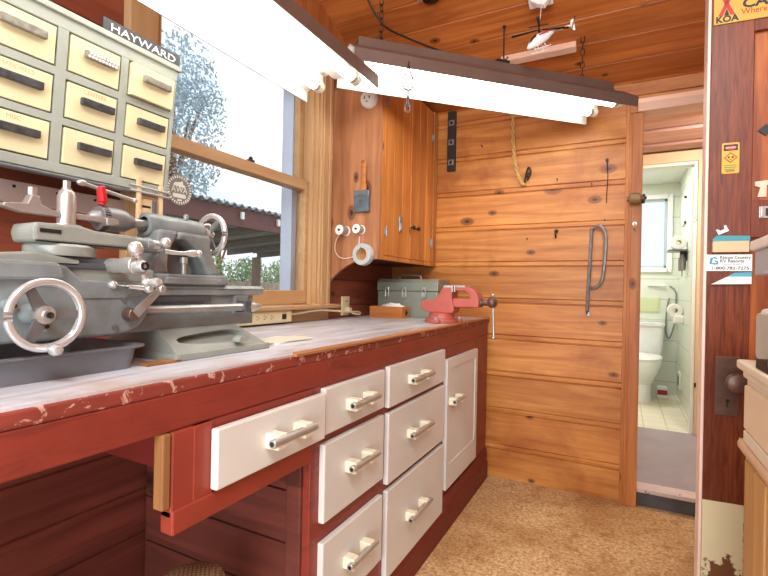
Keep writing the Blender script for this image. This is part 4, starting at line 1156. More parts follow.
# ------------------------------------------------------------------ shop lights
def shop_light(name, loc, yaw, tilt, L, label, w=0.165, cover=(0.94)):
    e = empty(name, loc, label, 'ceiling light', 'hanging shop lights', rot=(tilt, 0, yaw))
    # local: x along the tubes, y across, z up; open side down
    th = 0.0016
    prof = [(-w, 0.0), (-w, 0.042), (-0.085, 0.085), (-0.05, 0.092), (0.05, 0.092), (0.085, 0.085), (w, 0.042), (w, 0.0)]
    inner = [(-w + 0.003, 0.0005), (-w + 0.003, 0.039), (-0.083, 0.081), (-0.05, 0.088), (0.05, 0.088), (0.083, 0.081), (w - 0.003, 0.039), (w - 0.003, 0.0005)]
    outer_ = [(x0 * 1.012, z0 + 0.0015 * (z0 > 0.02)) for x0, z0 in prof]
    def shell(pa, pb):
        r = []
        q = MB()
        for i in range(len(pa) - 1):
            q.add([(-L / 2, *pa[i]), (-L / 2, *pa[i + 1]), (L / 2, *pa[i + 1]), (L / 2, *pa[i]), (-L / 2, *pb[i]), (-L / 2, *pb[i + 1]), (L / 2, *pb[i + 1]), (L / 2, *pb[i])],
                  [[0, 1, 2, 3], [7, 6, 5, 4], [0, 4, 5, 1], [3, 2, 6, 7], [0, 3, 7, 4], [1, 5, 6, 2]])
        return q
    shell(outer_, prof).build('hood', M['hood'], e, local=True)
    shell([(x, z - 0.0002) for x, z in prof], inner).build('reflector', M['reflector'], e, local=True, label='white inner face')
    q = MB()
    for s in (-1, 1): q.prism(prof, 'x', s * L / 2 - 0.003 * s, s * L / 2) if False else None
    q.prism([(-0.06, 0.093), (-0.052, 0.135), (0.052, 0.135), (0.06, 0.093)], 'x', -L / 2 * cover, L / 2 * cover, 0.003)
    q.build('ballast_cover', M['hood'], e, local=True)
    q = MB(); q.box(-L / 2 + 0.01, L / 2 - 0.01, -0.022, 0.022, 0.058, 0.084, 0.003); q.build('spine', M['reflector'], e, local=True)
    for s in (-1, 1):
        t = MB(); t.cyl((-L / 2 + 0.04, s * 0.078, 0.034), (L / 2 - 0.04, s * 0.078, 0.034), 0.019, n=20); 
        tb_ = t.build('tube', M['tube'], e, local=True)
        for k in (-1, 1):
            c = MB(); c.cyl((k * (L / 2 - 0.04), s * 0.078, 0.034), (k * (L / 2 - 0.058), s * 0.078, 0.034), 0.0195, n=20); c.build('tube_cap', M['steel'], tb_, local=True)
            h = MB(); h.box(k * (L / 2 - 0.028) - 0.011, k * (L / 2 - 0.028) + 0.011, s * 0.078 - 0.012, s * 0.078 + 0.012, 0.018, 0.078, 0.003); h.cyl((k * (L / 2 - 0.040), s * 0.078, 0.034), (k * (L / 2 - 0.02), s * 0.078, 0.034), 0.021, n=20)
            h.build('tube_socket', flat('socket_%s%d%d' % (name, s, k), '#dcd6c0', 0.5), e, local=True)
    return e
f1 = shop_light('shop_light', (-0.935, 0.820, 1.765), PI / 2, 0.0, 1.22, 'near hanging shop light with two fluorescent tubes, over the lathe beside the window', w=0.155)
ang = math.atan2(0.699, 0.715)
f2 = shop_light('shop_light', (-0.530, 1.987, 1.897), ang, math.radians(5.0), 1.285, 'far hanging shop light set at an angle, in front of the wall cabinet', w=0.162)

def chain(name, p0, p1, label, link=0.034, r=0.0021, wd=0.0085, mat='iron'):
    p0 = V(p0); p1 = V(p1)
    d = (p1 - p0); n = max(2, int(d.length / (link * 0.78)))
    step = d / n
    dn, u, w = frame(d)
    q = MB()
    for i in range(n):
        c = p0 + step * (i + 0.5)
        s = u if i % 2 else w
        h = link / 2
        pts = [c + dn * a * h + s * b_ * wd for a, b_ in ((-1, 0), (-0.75, 0.8), (0, 1), (0.75, 0.8), (1, 0), (0.75, -0.8), (0, -1), (-0.75, -0.8))]
        q.tube(pts, r, 6, True)
    return q.build(name, M[mat], label=label, cat='chain')
F2M = M4[f2.name]; F1M = M4[f1.name]
a = F2M @ V((-0.50, 0, 0.137)); chain('chain', a, (a.x, a.y, ceil_z(a.y) + 0.002), 'dark chain holding the left end of the far shop light')
a = F2M @ V((0.47, 0, 0.137)); chain('chain', a, (a.x, a.y, ceil_z(a.y) + 0.002), 'dark chain holding the right end of the far shop light')
a = F1M @ V((-0.40, 0, 0.137)); chain('chain', a, (a.x, a.y, ceil_z(a.y) + 0.002), 'dark chain holding the near shop light over the lathe')
# snap hook and two links dangling from the near edge of the far light
a = F2M @ V((-0.435, -0.166, 0.012))
hk = empty('snap_hook', tuple(a - V((0, 0, 0.15))), 'wire snap hook with two small links, dangling from the edge of the far shop light', 'hook')
q = MB(); q.tube(cat_pts([a + V(p) for p in ((0, 0, 0.0), (0.004, 0.002, -0.02), (0.016, 0.009, -0.06), (0.014, 0.008, -0.085), (0, 0, -0.096), (-0.014, -0.008, -0.085), (-0.016, -0.009, -0.06), (-0.004, -0.002, -0.02))], 4, True), 0.0028, 6, True)
q.cyl(a + V((0, 0, -0.012)), a + V((0, 0, 0.012)), 0.0028, n=8); q.build('hook_loop', M['iron'], hk)
q = MB(); q.cyl(a + V((0, 0, -0.094)), a + V((0, 0, -0.12)), 0.0035, n=8); q.sph(a + V((0, 0, -0.123)), 0.006)
q.build('swivel', M['dsteel'], hk)
q = MB()
for k, (cz, s) in enumerate(((-0.137, V((0, 1, 0))), (-0.162, V((0.87, 0.5, 0))))):
    c = a + V((0, 0, cz)); q.tube([c + V((0, 0, 1)) * aa * 0.018 + s * bb * 0.0095 for aa, bb in ((-1, 0), (-0.75, 0.8), (0, 1), (0.75, 0.8), (1, 0), (0.75, -0.8), (0, -1), (-0.75, -0.8))], 0.0028, 6, True)
q.build('link', M['dsteel'], hk)

# black cord sagging from the ceiling to the far light
a = F2M @ V((0.02, -0.03, 0.137)); b2 = F2M @ V((-0.18, -0.02, 0.139))
s0 = V((-1.07, 1.80, ceil_z(1.80)))
pts = cat_pts([s0, V((-1.03, 1.80, 2.33)), V((-0.985, 1.85, 2.25)), V((-0.88, 1.85, 2.175)), V((-0.76, 1.87, 2.11)), b2, a], 8)
MB().tube(pts, 0.0042, 8).build('power_cord', M['black'], f2, label='black power cord running up to the ceiling')
q = MB(); q.box(-0.03, 0.03, -0.014, 0.014, 0, 0.012, 0.003, M=F2M @ Matrix.Translation((0.03, -0.035, 0.136))); q.build('cord_clamp', M['iron'], f2)

# ceiling bits
def onceil(x, y, d=0.0):
    return V((x, y, ceil_z(y) - d))
sl = math.atan(-SL)
CM = lambda x, y, d=0.0: Matrix.Translation(onceil(x, y, d)) @ Matrix.Rotation(sl, 4, 'X')
q = MB(); q.box(-0.18, 0.17, -0.02, 0.02, -0.034, 0.0, 0.003, M=CM(-0.385, 2.338)); q.build('wooden_cleat', M['beam'], label='pinkish wooden cleat fixed to the sloping ceiling behind the far light', cat='cleat')
q = MB(); q.cyl(onceil(-0.514, 2.16), onceil(-0.514, 2.16) - V((0, 0, 0.15)), 0.0035, n=8); q.cyl(onceil(-0.514, 2.16) - V((0, 0, 0.0)), onceil(-0.514, 2.16) - V((0, 0, 0.008)), 0.008, n=10); q.tube([onceil(-0.514, 2.16) - V((0, 0, 0.15)), onceil(-0.514, 2.16) - V((-0.012, 0, 0.16)), onceil(-0.514, 2.16) - V((-0.02, 0, 0.148))], 0.0035, 8)
q.build('ceiling_hook', M['iron'], label='thin dark metal hook hanging from the ceiling left of the toy helicopter', cat='hook')
q = MB(); q.lathe([(0.04, 0), (0.036, 0.02), (0.02, 0.03), (0, 0.03)], onceil(-0.79, 1.93, -0.002), (0, 0.34, -0.94), 24); q.m(1).lathe([(0.041, 0), (0.062, 0.001), (0.062, 0.012), (0.041, 0.014)], onceil(-0.79, 1.93, -0.002), (0, 0.34, -0.94), 24)
q.build('ceiling_boss', [M['black'], M['white']], label='round white and black boss on the ceiling above the far shop light', cat='ceiling fitting')
cb = empty('cord_bundle', tuple(onceil(-0.33, 2.06, 0.08)), 'white bracket with a dangling cord on the ceiling, above the toy helicopter', 'ceiling fitting')
q = MB(); q.box(-0.05, 0.05, -0.035, 0.035, -0.035, 0.002, 0.006, M=CM(-0.335, 2.055)); q.prism([(-0.045, -0.03), (0.045, -0.03), (0.02, -0.075), (-0.012, -0.06)], 'y', -0.012, 0.012, 0.003, M=CM(-0.335, 2.055)); q.build('bracket', M['white'], cb)
q = MB(); q.box(-0.012, 0.012, -0.037, -0.034, -0.04, -0.008, 0.001, M=CM(-0.335, 2.055)); q.build('slot', M['black'], cb)

# toy helicopter on a thread
hp = V((-0.305, 1.93, 2.085))
he = empty('toy_helicopter', tuple(hp), 'small white toy helicopter with a black rotor, hanging by a thread from the ceiling', 'toy helicopter', rot=(0, math.radians(-16), math.radians(25)))
# local: nose towards -x
q = MB()
rings = []
for x, w_, zt, zb in ((-0.072, 0.004, -0.030, -0.036), (-0.064, 0.012, -0.016, -0.040), (-0.045, 0.018, 0.002, -0.040), (-0.02, 0.020, 0.012, -0.036), (0.01, 0.017, 0.014, -0.026), (0.03, 0.010, 0.010, -0.012), (0.045, 0.005, 0.008, -0.002)):
    rings.append([V((x, w_ * math.cos(t), (zt + zb) / 2 + (zt - zb) / 2 * math.sin(t))) for t in [2 * PI * i / 16 for i in range(16)]])
q.loft(rings, True); q.build('fuselage', M['white_gloss'], he, local=True)
q = MB(); q.prism([(-0.066, -0.022), (-0.046, 0.001), (-0.026, 0.010), (-0.03, -0.004), (-0.05, -0.016)], 'y', -0.0165, 0.0165, 0.004); q.build('canopy_window', M['black'], he, local=True)
q = MB(); q.tube([(0.03, 0, 0.004), (0.075, 0, 0.007), (0.125, 0, 0.010)], [0.006, 0.0045, 0.0035], 10); q.build('tail_boom', M['white_gloss'], he, local=True)
q = MB(); q.prism([(0.115, 0.008), (0.122, 0.030), (0.134, 0.032), (0.132, 0.008), (0.130, -0.014), (0.122, -0.012)], 'y', -0.0012, 0.0012); q.build('tail_fin', M['white_gloss'], he, local=True)
q = MB(); q.box(-0.0015, 0.0015, -0.0004, 0.0004, -0.026, 0.026, M=Matrix.Translation((0.127, -0.007, 0.014)) @ Matrix.Rotation(0.5, 4, 'Y')); q.cyl((0.127, 0, 0.014), (0.127, -0.008, 0.014), 0.002, n=8); q.build('tail_rotor', M['black'], he, local=True)
q = MB(); q.cyl((-0.005, 0, 0.01), (-0.005, 0, 0.038), 0.003, n=10)
for k in range(2):
    q.prism([(0.006, -0.003), (0.105, -0.009), (0.108, 0.006), (0.006, 0.004)], 'z', 0.026, 0.028, M=Matrix.Translation((-0.005, 0, 0)) @ Matrix.Translation((0, 0, 0.027)) @ Matrix.Rotation(math.radians(14), 4, 'Y') @ Matrix.Translation((0, 0, -0.027)) @ Matrix.Rotation(-0.25 + k * PI, 4, 'Z') @ Matrix.Rotation(0.10, 4, 'Y'))
    q.prism([(0.006, -0.003), (0.09, -0.008), (0.092, 0.006), (0.006, 0.004)], 'z', 0.036, 0.038, M=Matrix.Translation((-0.005, 0, 0)) @ Matrix.Rotation(1.25 + k * PI, 4, 'Z'))
q.cyl((-0.045, 0, 0.046), (0.035, 0, 0.040), 0.002, n=8)
q.build('main_rotor', M['black'], he, local=True)
for s in (-1, 1):
    q = MB(); q.tube(cat_pts([(-0.055, s * 0.018, -0.048), (-0.045, s * 0.018, -0.052), (0.005, s * 0.018, -0.052), (0.015, s * 0.018, -0.050)], 3), 0.0018, 6)
    for x in (-0.035, -0.005): q.cyl((x, s * 0.010, -0.034), (x, s * 0.018, -0.052), 0.0015, n=6)
    q.build('skid', M['white_gloss'], he, local=True)
q = MB(); q.prism([(-0.02, -0.004), (0.02, 0.002), (0.018, 0.007), (-0.02, 0.002)], 'y', -0.0206, 0.0206); q.build('stripe', M['sign_red'], he, local=True)
HT = M4[he.name] @ V((-0.005, 0, 0.038))
MB().tube([HT, V((HT.x - 0.005, HT.y + 0.06, HT.z + 0.08)), onceil(-0.325, 2.02, 0.06)], 0.0012, 6).build('thread', M['white'], label='pale thread holding up the toy helicopter', cat='thread')

# ------------------------------------------------------------------ things on the far wall
YW = YB - 0.0005
lv = empty('metal_level', (-0.925, YW - 0.012, 1.765), 'dark metal bar with three light square windows, upright on the far wall', 'level')
q = MB(); q.box(-0.949, -0.899, YW - 0.022, YW, 1.765, 2.12, 0.003); q.build('bar', M['iron'], lv)
for z in (1.815, 1.935, 2.05):
    q = MB(); q.box(-0.941, -0.907, YW - 0.0245, YW - 0.021, z - 0.017, z + 0.017, 0.002); q.m(1).box(-0.932, -0.916, YW - 0.0255, YW - 0.024, z - 0.009, z + 0.009, 0.001); q.build('window_plate', [M['galv'], M['black']], lv)
# rope loop with a dark hook
rp = empty('rope', (-0.52, YW - 0.03, 1.64), 'twisted tan rope hanging on the far wall below the far shop light', 'rope')
p = cat_pts([(-0.565, YW - 0.03, 2.07), (-0.562, YW - 0.03, 1.95), (-0.553, YW - 0.028, 1.82), (-0.535, YW - 0.024, 1.72), (-0.512, YW - 0.02, 1.662), (-0.497, YW - 0.016, 1.645)], 12)
for k in range(2):
    q = MB(); q.tube([pt + V((0.006 * math.cos(i * 0.75 + k * PI), 0.006 * math.sin(i * 0.75 + k * PI), 0)) for i, pt in enumerate(p)], 0.0065, 6)
    q.build('strand', M['rope'], rp)
q = MB(); q.tube(cat_pts([(-0.497, YW - 0.012, 1.648), (-0.492, YW - 0.016, 1.68), (-0.484, YW - 0.02, 1.715), (-0.474, YW - 0.02, 1.74), (-0.464, YW - 0.016, 1.72), (-0.470, YW - 0.014, 1.695), (-0.482, YW - 0.014, 1.67)], 5), 0.005, 8); q.sph((-0.478, YW - 0.014, 1.70), 0.010, (1, 0.8, 1.5)); q.build('knot', M['iron'], rp)
q = MB(); q.cyl((-0.565, YW + 0.005, 2.072), (-0.565, YW - 0.045, 2.078), 0.0035, n=8); q.build('nail', M['iron'], label='nail at the top of the twisted rope', cat='nail')
# bent rod bracket
q = MB()
pts = cat_pts([(-0.165, YW - 0.012, 0.945), (-0.160, YW - 0.014, 1.10), (-0.150, YW - 0.016, 1.38)], 6) + cat_pts([(-0.150, YW - 0.016, 1.385), (-0.118, YW - 0.03, 1.40), (-0.090, YW - 0.045, 1.375), (-0.082, YW - 0.05, 1.32), (-0.088, YW - 0.05, 1.18), (-0.100, YW - 0.045, 1.11), (-0.13, YW - 0.03, 1.082), (-0.157, YW - 0.014, 1.085)], 6)
q.tube(pts, 0.0085, 10)
q.box(-0.158, -0.142, YW - 0.012, YW, 1.37, 1.395, 0.002); q.box(-0.168, -0.150, YW - 0.012, YW, 0.935, 0.955, 0.002)
q.build('bent_rod_handle', M['galv'], label='long bent grey metal rod handle on the far wall near the post', cat='handle')
# small hooks and nails in the boards
def nail(x, z, lab, L=0.022, r=0.004):
    q = MB(); q.cyl((x, YW + 0.004, z), (x, YW - L, z + 0.003), r * 0.55, n=8); q.cyl((x, YW - L + 0.001, z + 0.003), (x, YW - L - 0.002, z + 0.003), r, n=10)
    q.build('nail', M['iron'], label=lab, cat='nail')
nail(-0.085, 1.735, 'nail holding the thin hanging wire, at the right of the far wall', 0.02, 0.008)
q = MB(); q.tube(cat_pts([(-0.085, YW - 0.012, 1.735), (-0.080, YW - 0.008, 1.66), (-0.083, YW - 0.006, 1.58), (-0.085, YW - 0.006, 1.52)], 5), 0.0022, 6); q.build('wire', M['iron'], label='thin dark wire hanging from a nail, at the right of the far wall', cat='wire')
q = MB(); q.tube(cat_pts([(-0.325, YW + 0.003, 1.385), (-0.325, YW - 0.03, 1.385), (-0.325, YW - 0.04, 1.365), (-0.325, YW - 0.03, 1.348), (-0.325, YW - 0.018, 1.355)], 4), 0.0045, 8); q.cyl((-0.325, YW, 1.385), (-0.325, YW - 0.005, 1.385), 0.011, n=12)
q.build('cup_hook', M['iron'], label='small dark cup hook in the middle of the far wall', cat='hook')
for (x, z, lab) in ((-0.155, 1.62, 'nail left of the hanging wire on the far wall'), (-0.325, 1.66, 'nail above the cup hook on the far wall'), (-0.475, 1.345, 'nail to the left of the cup hook on the far wall'), (-0.09, 1.43, 'nail just above the bent rod handle'), (-0.74, 1.89, 'nail between the metal level and the rope')):
    nail(x, z, lab)
# wooden dowel knob on the post
q = MB(); q.lathe([(0, 0), (0.012, 0), (0.012, 0.01), (0.027, 0.012), (0.029, 0.016), (0.029, 0.058), (0.026, 0.062), (0.010, 0.063), (0.010, 0.075), (0, 0.075)], (0.008, 2.585, 1.526), (1, 0, 0), 28)
q.build('roller', paint('roller_brown', '#8a6a48', 0.45, var=0.15), label='brown roller fixed across the post beside the opening', cat='roller')
q = MB(); q.box(0.076, 0.088, 2.578, 2.63, 1.505, 1.545, 0.003); q.cyl((0.082, 2.585, 1.526), (0.094, 2.585, 1.526), 0.008, n=12); q.build('roller_bracket', M['iron'], label='dark bracket at the end of the brown roller on the post', cat='bracket')
q = MB(); q.tube(cat_pts([(0.045, 2.613, 1.405), (0.045, 2.595, 1.40), (0.045, 2.59, 1.385), (0.045, 2.60, 1.372)], 4), 0.004, 8); q.cyl((0.045, 2.614, 1.405), (0.045, 2.608, 1.405), 0.01, n=12); q.build('cup_hook', M['steel'], label='small steel cup hook on the post, below the brown roller', cat='hook')

# ------------------------------------------------------------------ the open panel door on the right
DY = 1.55
dr = empty('door_1', (0.25, DY, 0.02), kind='structure', rot=(0, 0, math.radians(4.9)))
def dx(x): return x
DX0, DX1 = 0.2035 - 0.25, 0.2035 - 0.25 + 0.76
SW = 0.1005
q = MB()
q.box(DX0, DX0 + SW, 0, 0.036, 0, 2.05, 0.003); q.box(DX1 - SW, DX1, 0, 0.036, 0, 2.05, 0.003)
for z0, z1 in ((0, 0.20), (1.195, 1.296), (1.752, 2.05)): q.box(DX0 + SW - 0.002, DX1 - SW + 0.002, 0.0005, 0.0355, z0, z1, 0.002)
q.build('stiles_and_rails', M['fir_door'], dr, local=True)
q = MB(); q.box(DX0 + SW - 0.01, DX1 - SW + 0.01, 0.014, 0.022, 0.15, 1.2); q.box(DX0 + SW - 0.01, DX1 - SW + 0.01, 0.014, 0.022, 1.28, 1.8)
q.build('panel', wood('door_panel', '#7a3a1c', '#b5662f', 'z', 'x', 0.9, 0, 0.1, 0.4, gs=2, contrast=(0.35, 0.65)), dr, local=True)
q = MB(); q.box(DX0 - 0.007, DX0 + 0.0005, -0.002, 0.038, 0, 2.05, 0.002); q.build('edge_strip', M['strip_white'], dr, local=True, label='pale painted door edge')
q = MB(); q.box(DX0 + 0.001, DX0 + SW + 0.001, -0.0016, 0.0, 0.08, 0.474); o = q.build('kick_paint', M['peel'], dr, local=True, label='cream paint flaking off the foot of the stile')
q = MB(); q.prism([(DX0 + 0.026, 0.711), (DX0 + 0.080, 0.711), (DX0 + 0.080, 0.872), (DX0 + 0.026, 0.872)], 'y', -0.004, 0.001, 0.0015)
q.m(1).cyl((DX0 + 0.053, -0.0035, 0.752), (DX0 + 0.053, -0.0048, 0.752), 0.005, n=12); q.prism([(DX0 + 0.0515, 0.735), (DX0 + 0.0545, 0.735), (DX0 + 0.0545, 0.752), (DX0 + 0.0515, 0.752)], 'y', -0.0048, -0.003); q.m(0)
q.prism([(DX0 + 0.029, 0.713), (DX0 + 0.077, 0.713), (DX0 + 0.077, 0.715), (DX0 + 0.029, 0.715)], 'y', -0.005, -0.003)
for z in (0.72, 0.862): q.cyl((DX0 + 0.053, -0.003, z), (DX0 + 0.053, -0.0052, z), 0.004, n=10)
pl = q.build('lock_plate', [M['bronze'], M['black']], dr, local=True)
q = MB(); q.lathe([(0.012, 0), (0.010, 0.012), (0.011, 0.022), (0.021, 0.030), (0.028, 0.040), (0.029, 0.048), (0.024, 0.056), (0.012, 0.061), (0, 0.062)], (DX0 + 0.064, -0.003, 0.808), (0, -1, 0), 32); q.build('knob', M['bronze'], dr, local=True)
q = MB(); q.tube([(DX0 + 0.082, -0.001, 0.655), (DX0 + 0.088, -0.015, 0.652), (DX0 + 0.103, -0.02, 0.64)], 0.003, 8); q.build('hook', M['steel'], dr, local=True)
DM = M4[dr.name]
def on_door(x, z, d=0.0008): return DM @ Matrix.Translation((x, -d, z)) @ Matrix.Rotation(PI / 2, 4, 'X')
def from_px_x(wx): return wx - 0.25
# stickers and cards fixed to the stile; local frame of on_door: x right, y up, z towards the viewer
q = MB(); W_ = on_door(DX0 + 0.050, 1.413)
q.prism(rrect(-0.020, 0.020, -0.042, 0.042, 0.004), 'z', 0, 0.0008, M=W_)
q.m(1).prism(rrect(-0.0175, 0.0175, -0.039, 0.039, 0.002), 'z', 0.0003, 0.0011, M=W_)
q.m(2).box(-0.016, 0.016, 0.020, 0.037, 0.0008, 0.0015, M=W_)
q.m(3).prism([(0.010 * math.cos(t) * 1.35, 0.028 + 0.0055 * math.sin(t)) for t in [2 * PI * i / 24 for i in range(24)]], 'z', 0.0012, 0.0018, M=W_)
q.m(4).text('DANGER', 0.0058, W_ @ Matrix.Translation((0, 0.028, 0.0019)), 0.0001)
q.m(3).prism([(0, 0.016), (0.016, 0.001), (0, -0.014), (-0.016, 0.001)], 'z', 0.0009, 0.0015, M=W_)
q.m(1).prism([(0, 0.012), (0.012, 0.001), (0, -0.010), (-0.012, 0.001)], 'z', 0.0012, 0.0018, M=W_)
q.m(2).prism(circ(-0.0045, 0.002, 0.0028, 12), 'z', 0.0016, 0.0021, M=W_); q.prism(circ(0.0045, 0.002, 0.0028, 12), 'z', 0.0016, 0.0021, M=W_); q.prism([(-0.003, -0.005), (0.003, -0.005), (0.001, -0.0025), (-0.001, -0.0025)], 'z', 0.0016, 0.0021, M=W_)
for k in range(3): q.m(5).box(-0.014, 0.014 - 0.004 * (k == 2), -0.021 - k * 0.0055, -0.0185 - k * 0.0055, 0.0009, 0.0014, M=W_)
q.m(2).box(-0.011, 0.010, -0.0365, -0.034, 0.0009, 0.0014, M=W_)
q.build('warning_sticker', [M['yellow'], flat('sticker_yellow', '#d3a93c', 0.5), M['black'], M['sign_red'], M['white'], flat('sticker_green', '#6f7a34', 0.6)], label='yellow and black danger sticker on the door stile', cat='sticker')
# yellow sign along the top of the door
q = MB(); W_ = on_door(DX0 + 0.17, 1.834)
q.box(-0.165, 0.19, -0.052, 0.052, 0, 0.003, 0.001, M=W_)
kx = -0.136
for sgn in (-1, 1):
    q.m(1).prism([(kx - 0.014 * sgn - 0.005, 0.034), (kx - 0.014 * sgn + 0.005, 0.034), (kx + 0.014 * sgn + 0.005, -0.030), (kx + 0.014 * sgn - 0.005, -0.030)], 'z', 0.003, 0.0036, M=W_)
q.m(2).prism([(kx - 0.006, -0.030), (kx, -0.012), (kx + 0.006, -0.030)], 'z', 0.0036, 0.0042, M=W_)
q.m(2).text('KOA', 0.024, W_ @ Matrix.Translation((kx + 0.001, -0.0405, 0.0035)), 0.0004, sx=1.0, bold=0.0008)
q.text('CA', 0.034, W_ @ Matrix.Translation((-0.101, -0.007, 0.0035)), 0.0004, 'LEFT', sx=1.2, bold=0.001)
q.m(1).text('Where T', 0.022, W_ @ Matrix.Translation((-0.103, -0.028, 0.0035)), 0.0004, 'LEFT', sx=0.9)
q.build('campground_sign', [M['yellow'], M['sign_red'], M['black']], label='yellow sign with red and black lettering across the top of the door', cat='sign')
# small paper clip, two brochure pockets and a white phone sticker
q = MB(); W_ = on_door(DX0 + 0.034, 1.217) @ Matrix.Rotation(0.45, 4, 'Z')
q.prism([(-0.013, -0.009), (0.013, -0.009), (0.013, 0.009), (0.008, 0.009), (0.006, 0.0), (-0.005, 0.0), (-0.009, 0.007), (-0.013, 0.007)], 'z', 0, 0.004, 0.0008, M=W_)
q.build('white_clip', M['white'], label='little white plastic clip above the cards on the door', cat='clip')
bro = empty('brochure', tuple((on_door(DX0 + 0.049, 1.155) @ V((0, 0, 0)))), 'tan and teal folded brochure above the white phone sign on the door', 'brochure')
q = MB(); W_ = on_door(DX0 + 0.051, 1.178); q.prism([(-0.040, -0.022), (0.042, -0.022), (0.042, 0.018), (-0.040, 0.013)], 'z', 0, 0.012, 0.001, M=W_); q.build('card', M['kraft'], bro)
q = MB(); q.prism([(-0.041, 0.008), (0.043, 0.008), (0.043, 0.021), (-0.031, 0.023), (-0.041, 0.013)], 'z', 0.0005, 0.0126, M=W_); q.build('cover', M['teal'], bro, label='teal top band')
q = MB(); W_ = on_door(DX0 + 0.0515, 1.127)
q.box(-0.052, 0.051, -0.022, 0.023, 0, 0.002, 0.0006, M=W_)
q.m(1).prism([(-0.046, -0.002), (-0.043, 0.014), (-0.032, 0.017), (-0.026, 0.012), (-0.034, 0.008), (-0.026, 0.006), (-0.024, -0.004), (-0.034, -0.005)], 'z', 0.002, 0.0024, M=W_)
q.m(2).prism([(-0.040, 0.0), (-0.037, 0.012), (-0.030, 0.012), (-0.034, 0.004), (-0.028, 0.0)], 'z', 0.0024, 0.0028, M=W_)
q.m(3).text('Rincon Country', 0.0118, W_ @ Matrix.Translation((0.013, 0.0145, 0.0022)), 0.0002, sx=0.9, bold=0.0003)
q.text('RV Resorts', 0.0118, W_ @ Matrix.Translation((0.006, 0.005, 0.0022)), 0.0002, bold=0.0003)
q.text('Tucson, Arizona', 0.0062, W_ @ Matrix.Translation((0.007, -0.0035, 0.0022)), 0.0002)
q.text('1-800-782-7275', 0.0115, W_ @ Matrix.Translation((0.002, -0.0145, 0.0022)), 0.0002, sx=1.15, bold=0.0003)
q.build('phone_sign', [M['white'], M['teal'], M['white'], M['grey_text']], label='white sign with a telephone number stuck to the door stile', cat='sign')
bro2 = empty('brochure', tuple((on_door(DX0 + 0.05, 1.065) @ V((0, 0, 0)))), 'white and teal brochure stuck out at a slant, below the phone sign on the door', 'brochure')
q = MB(); W_ = on_door(DX0 + 0.056, 1.086); q.prism([(-0.046, -0.018), (0.044, -0.016), (0.044, 0.004), (-0.010, 0.003)], 'z', 0, 0.010, 0.001, M=W_); q.build('card', M['paper'], bro2)
q = MB(); q.prism([(-0.012, 0.001), (0.044, 0.001), (0.044, 0.016), (0.006, 0.014)], 'z', 0.001, 0.008, M=W_); q.build('cover', flat('blue_cover', '#4fa8c4', 0.5), bro2, label='teal picture side')
# tan letter and dark diamond stuck to the upper panel, chrome catch on the rail
q = MB(); W_ = on_door(DX0 + SW + 0.02, 1.325, -0.0135); q.prism([(-0.006, -0.02), (0.014, -0.02), (0.014, 0.012), (0.03, 0.012), (0.03, 0.026), (-0.012, 0.022), (-0.012, 0.010), (0.0, 0.006)], 'z', 0, 0.004, 0.001, M=W_)
q.build('cutout_shape', M['beam'], label='tan cutout shape on the upper door panel', cat='sticker')
q = MB(); W_ = on_door(DX0 + SW + 0.03, 1.485, -0.0135); q.prism([(-0.018, 0.0), (0.0, 0.016), (0.018, 0.0), (0.0, -0.016)], 'z', 0, 0.003, M=W_); q.build('diamond_sticker', M['black'], label='dark diamond sticker on the upper door panel', cat='sticker')
q = MB(); W_ = on_door(DX0 + SW + 0.036, 1.262); q.box(-0.022, 0.022, -0.016, 0.016, 0, 0.004, 0.001, M=W_); q.box(-0.02, -0.012, -0.014, 0.014, 0.004, 0.010, 0.002, M=W_); q.m(1).box(-0.008, 0.02, -0.010, 0.010, 0.004, 0.008, 0.001, M=W_)
q.build('door_catch', [M['chrome'], M['iron']], label='chrome catch on the rail of the panel door', cat='catch')

# ------------------------------------------------------------------ counter cabinet at the right
ct = empty('counter_cabinet', (0.45, 0.75, 0), 'white and tan cabinet with a white counter top, in front of the panel door', 'cabinet')
CX, CY1 = 0.224, 1.17
q = MB(); q.box(CX - 0.016, 0.80, 0.30, CY1, 0.912, 0.930, 0.004); q.box(CX - 0.006, 0.80, 0.30, CY1 - 0.006, 0.895, 0.912, 0.003); q.build('countertop', M['cream'], ct)
q = MB(); q.box(CX, 0.78, 0.32, CY1 - 0.012, 0.0, 0.895, 0.002); q.build('body', paint('cab_pink', '#e6d6c4', 0.5, var=0.04), ct)
q = MB(); q.box(CX - 0.010, CX, 0.72, CY1 - 0.04, 0.80, 0.885, 0.003); q.build('drawer', paint('cab_drawer', '#e6d2b4', 0.5, var=0.05), ct)
q = MB(); q.box(CX - 0.010, CX, 0.72, CY1 - 0.04, 0.775, 0.797, 0.002); q.build('rail', M['cream'], ct)
q = MB(); q.prism([(CX - 0.012, 0.752), (CX, 0.752), (CX, 0.772), (CX - 0.010, 0.772), (CX - 0.014, 0.763)], 'y', 0.40, CY1 - 0.006, 0.003); q.build('ledge', M['ledge'], ct)
for (a, b_) in ((0.98, CY1 - 0.045), (0.70, 0.968)):
    q = MB(); q.box(CX - 0.008, CX, a, b_, 0.08, 0.742, 0.003); q.build('door', M['counter_wood'], ct)
wc = empty('white_case', (0.31, 1.05, 0.93), 'white rounded case with a grey front, standing on the counter at the right', 'case')
q = MB(); q.prism(rrect(0.985, 1.135, 0.932, 1.035, 0.018), 'x', 0.236, 0.36, 0.006); q.build('shell', M['white'], wc)
q = MB(); q.prism(rrect(0.975, 1.12, 0.94, 1.027, 0.012), 'x', 0.228, 0.30, 0.003); q.build('front', flat('case_grey', '#b9bcb4', 0.4), wc)
q = MB(); q.prism([(0.955, 0.930), (1.04, 0.930), (1.035, 0.948), (0.97, 0.955)], 'x', 0.212, 0.226, 0.003); q.build('rubber_holder', M['black'], label='small black block on the counter in front of the white case', cat='block')
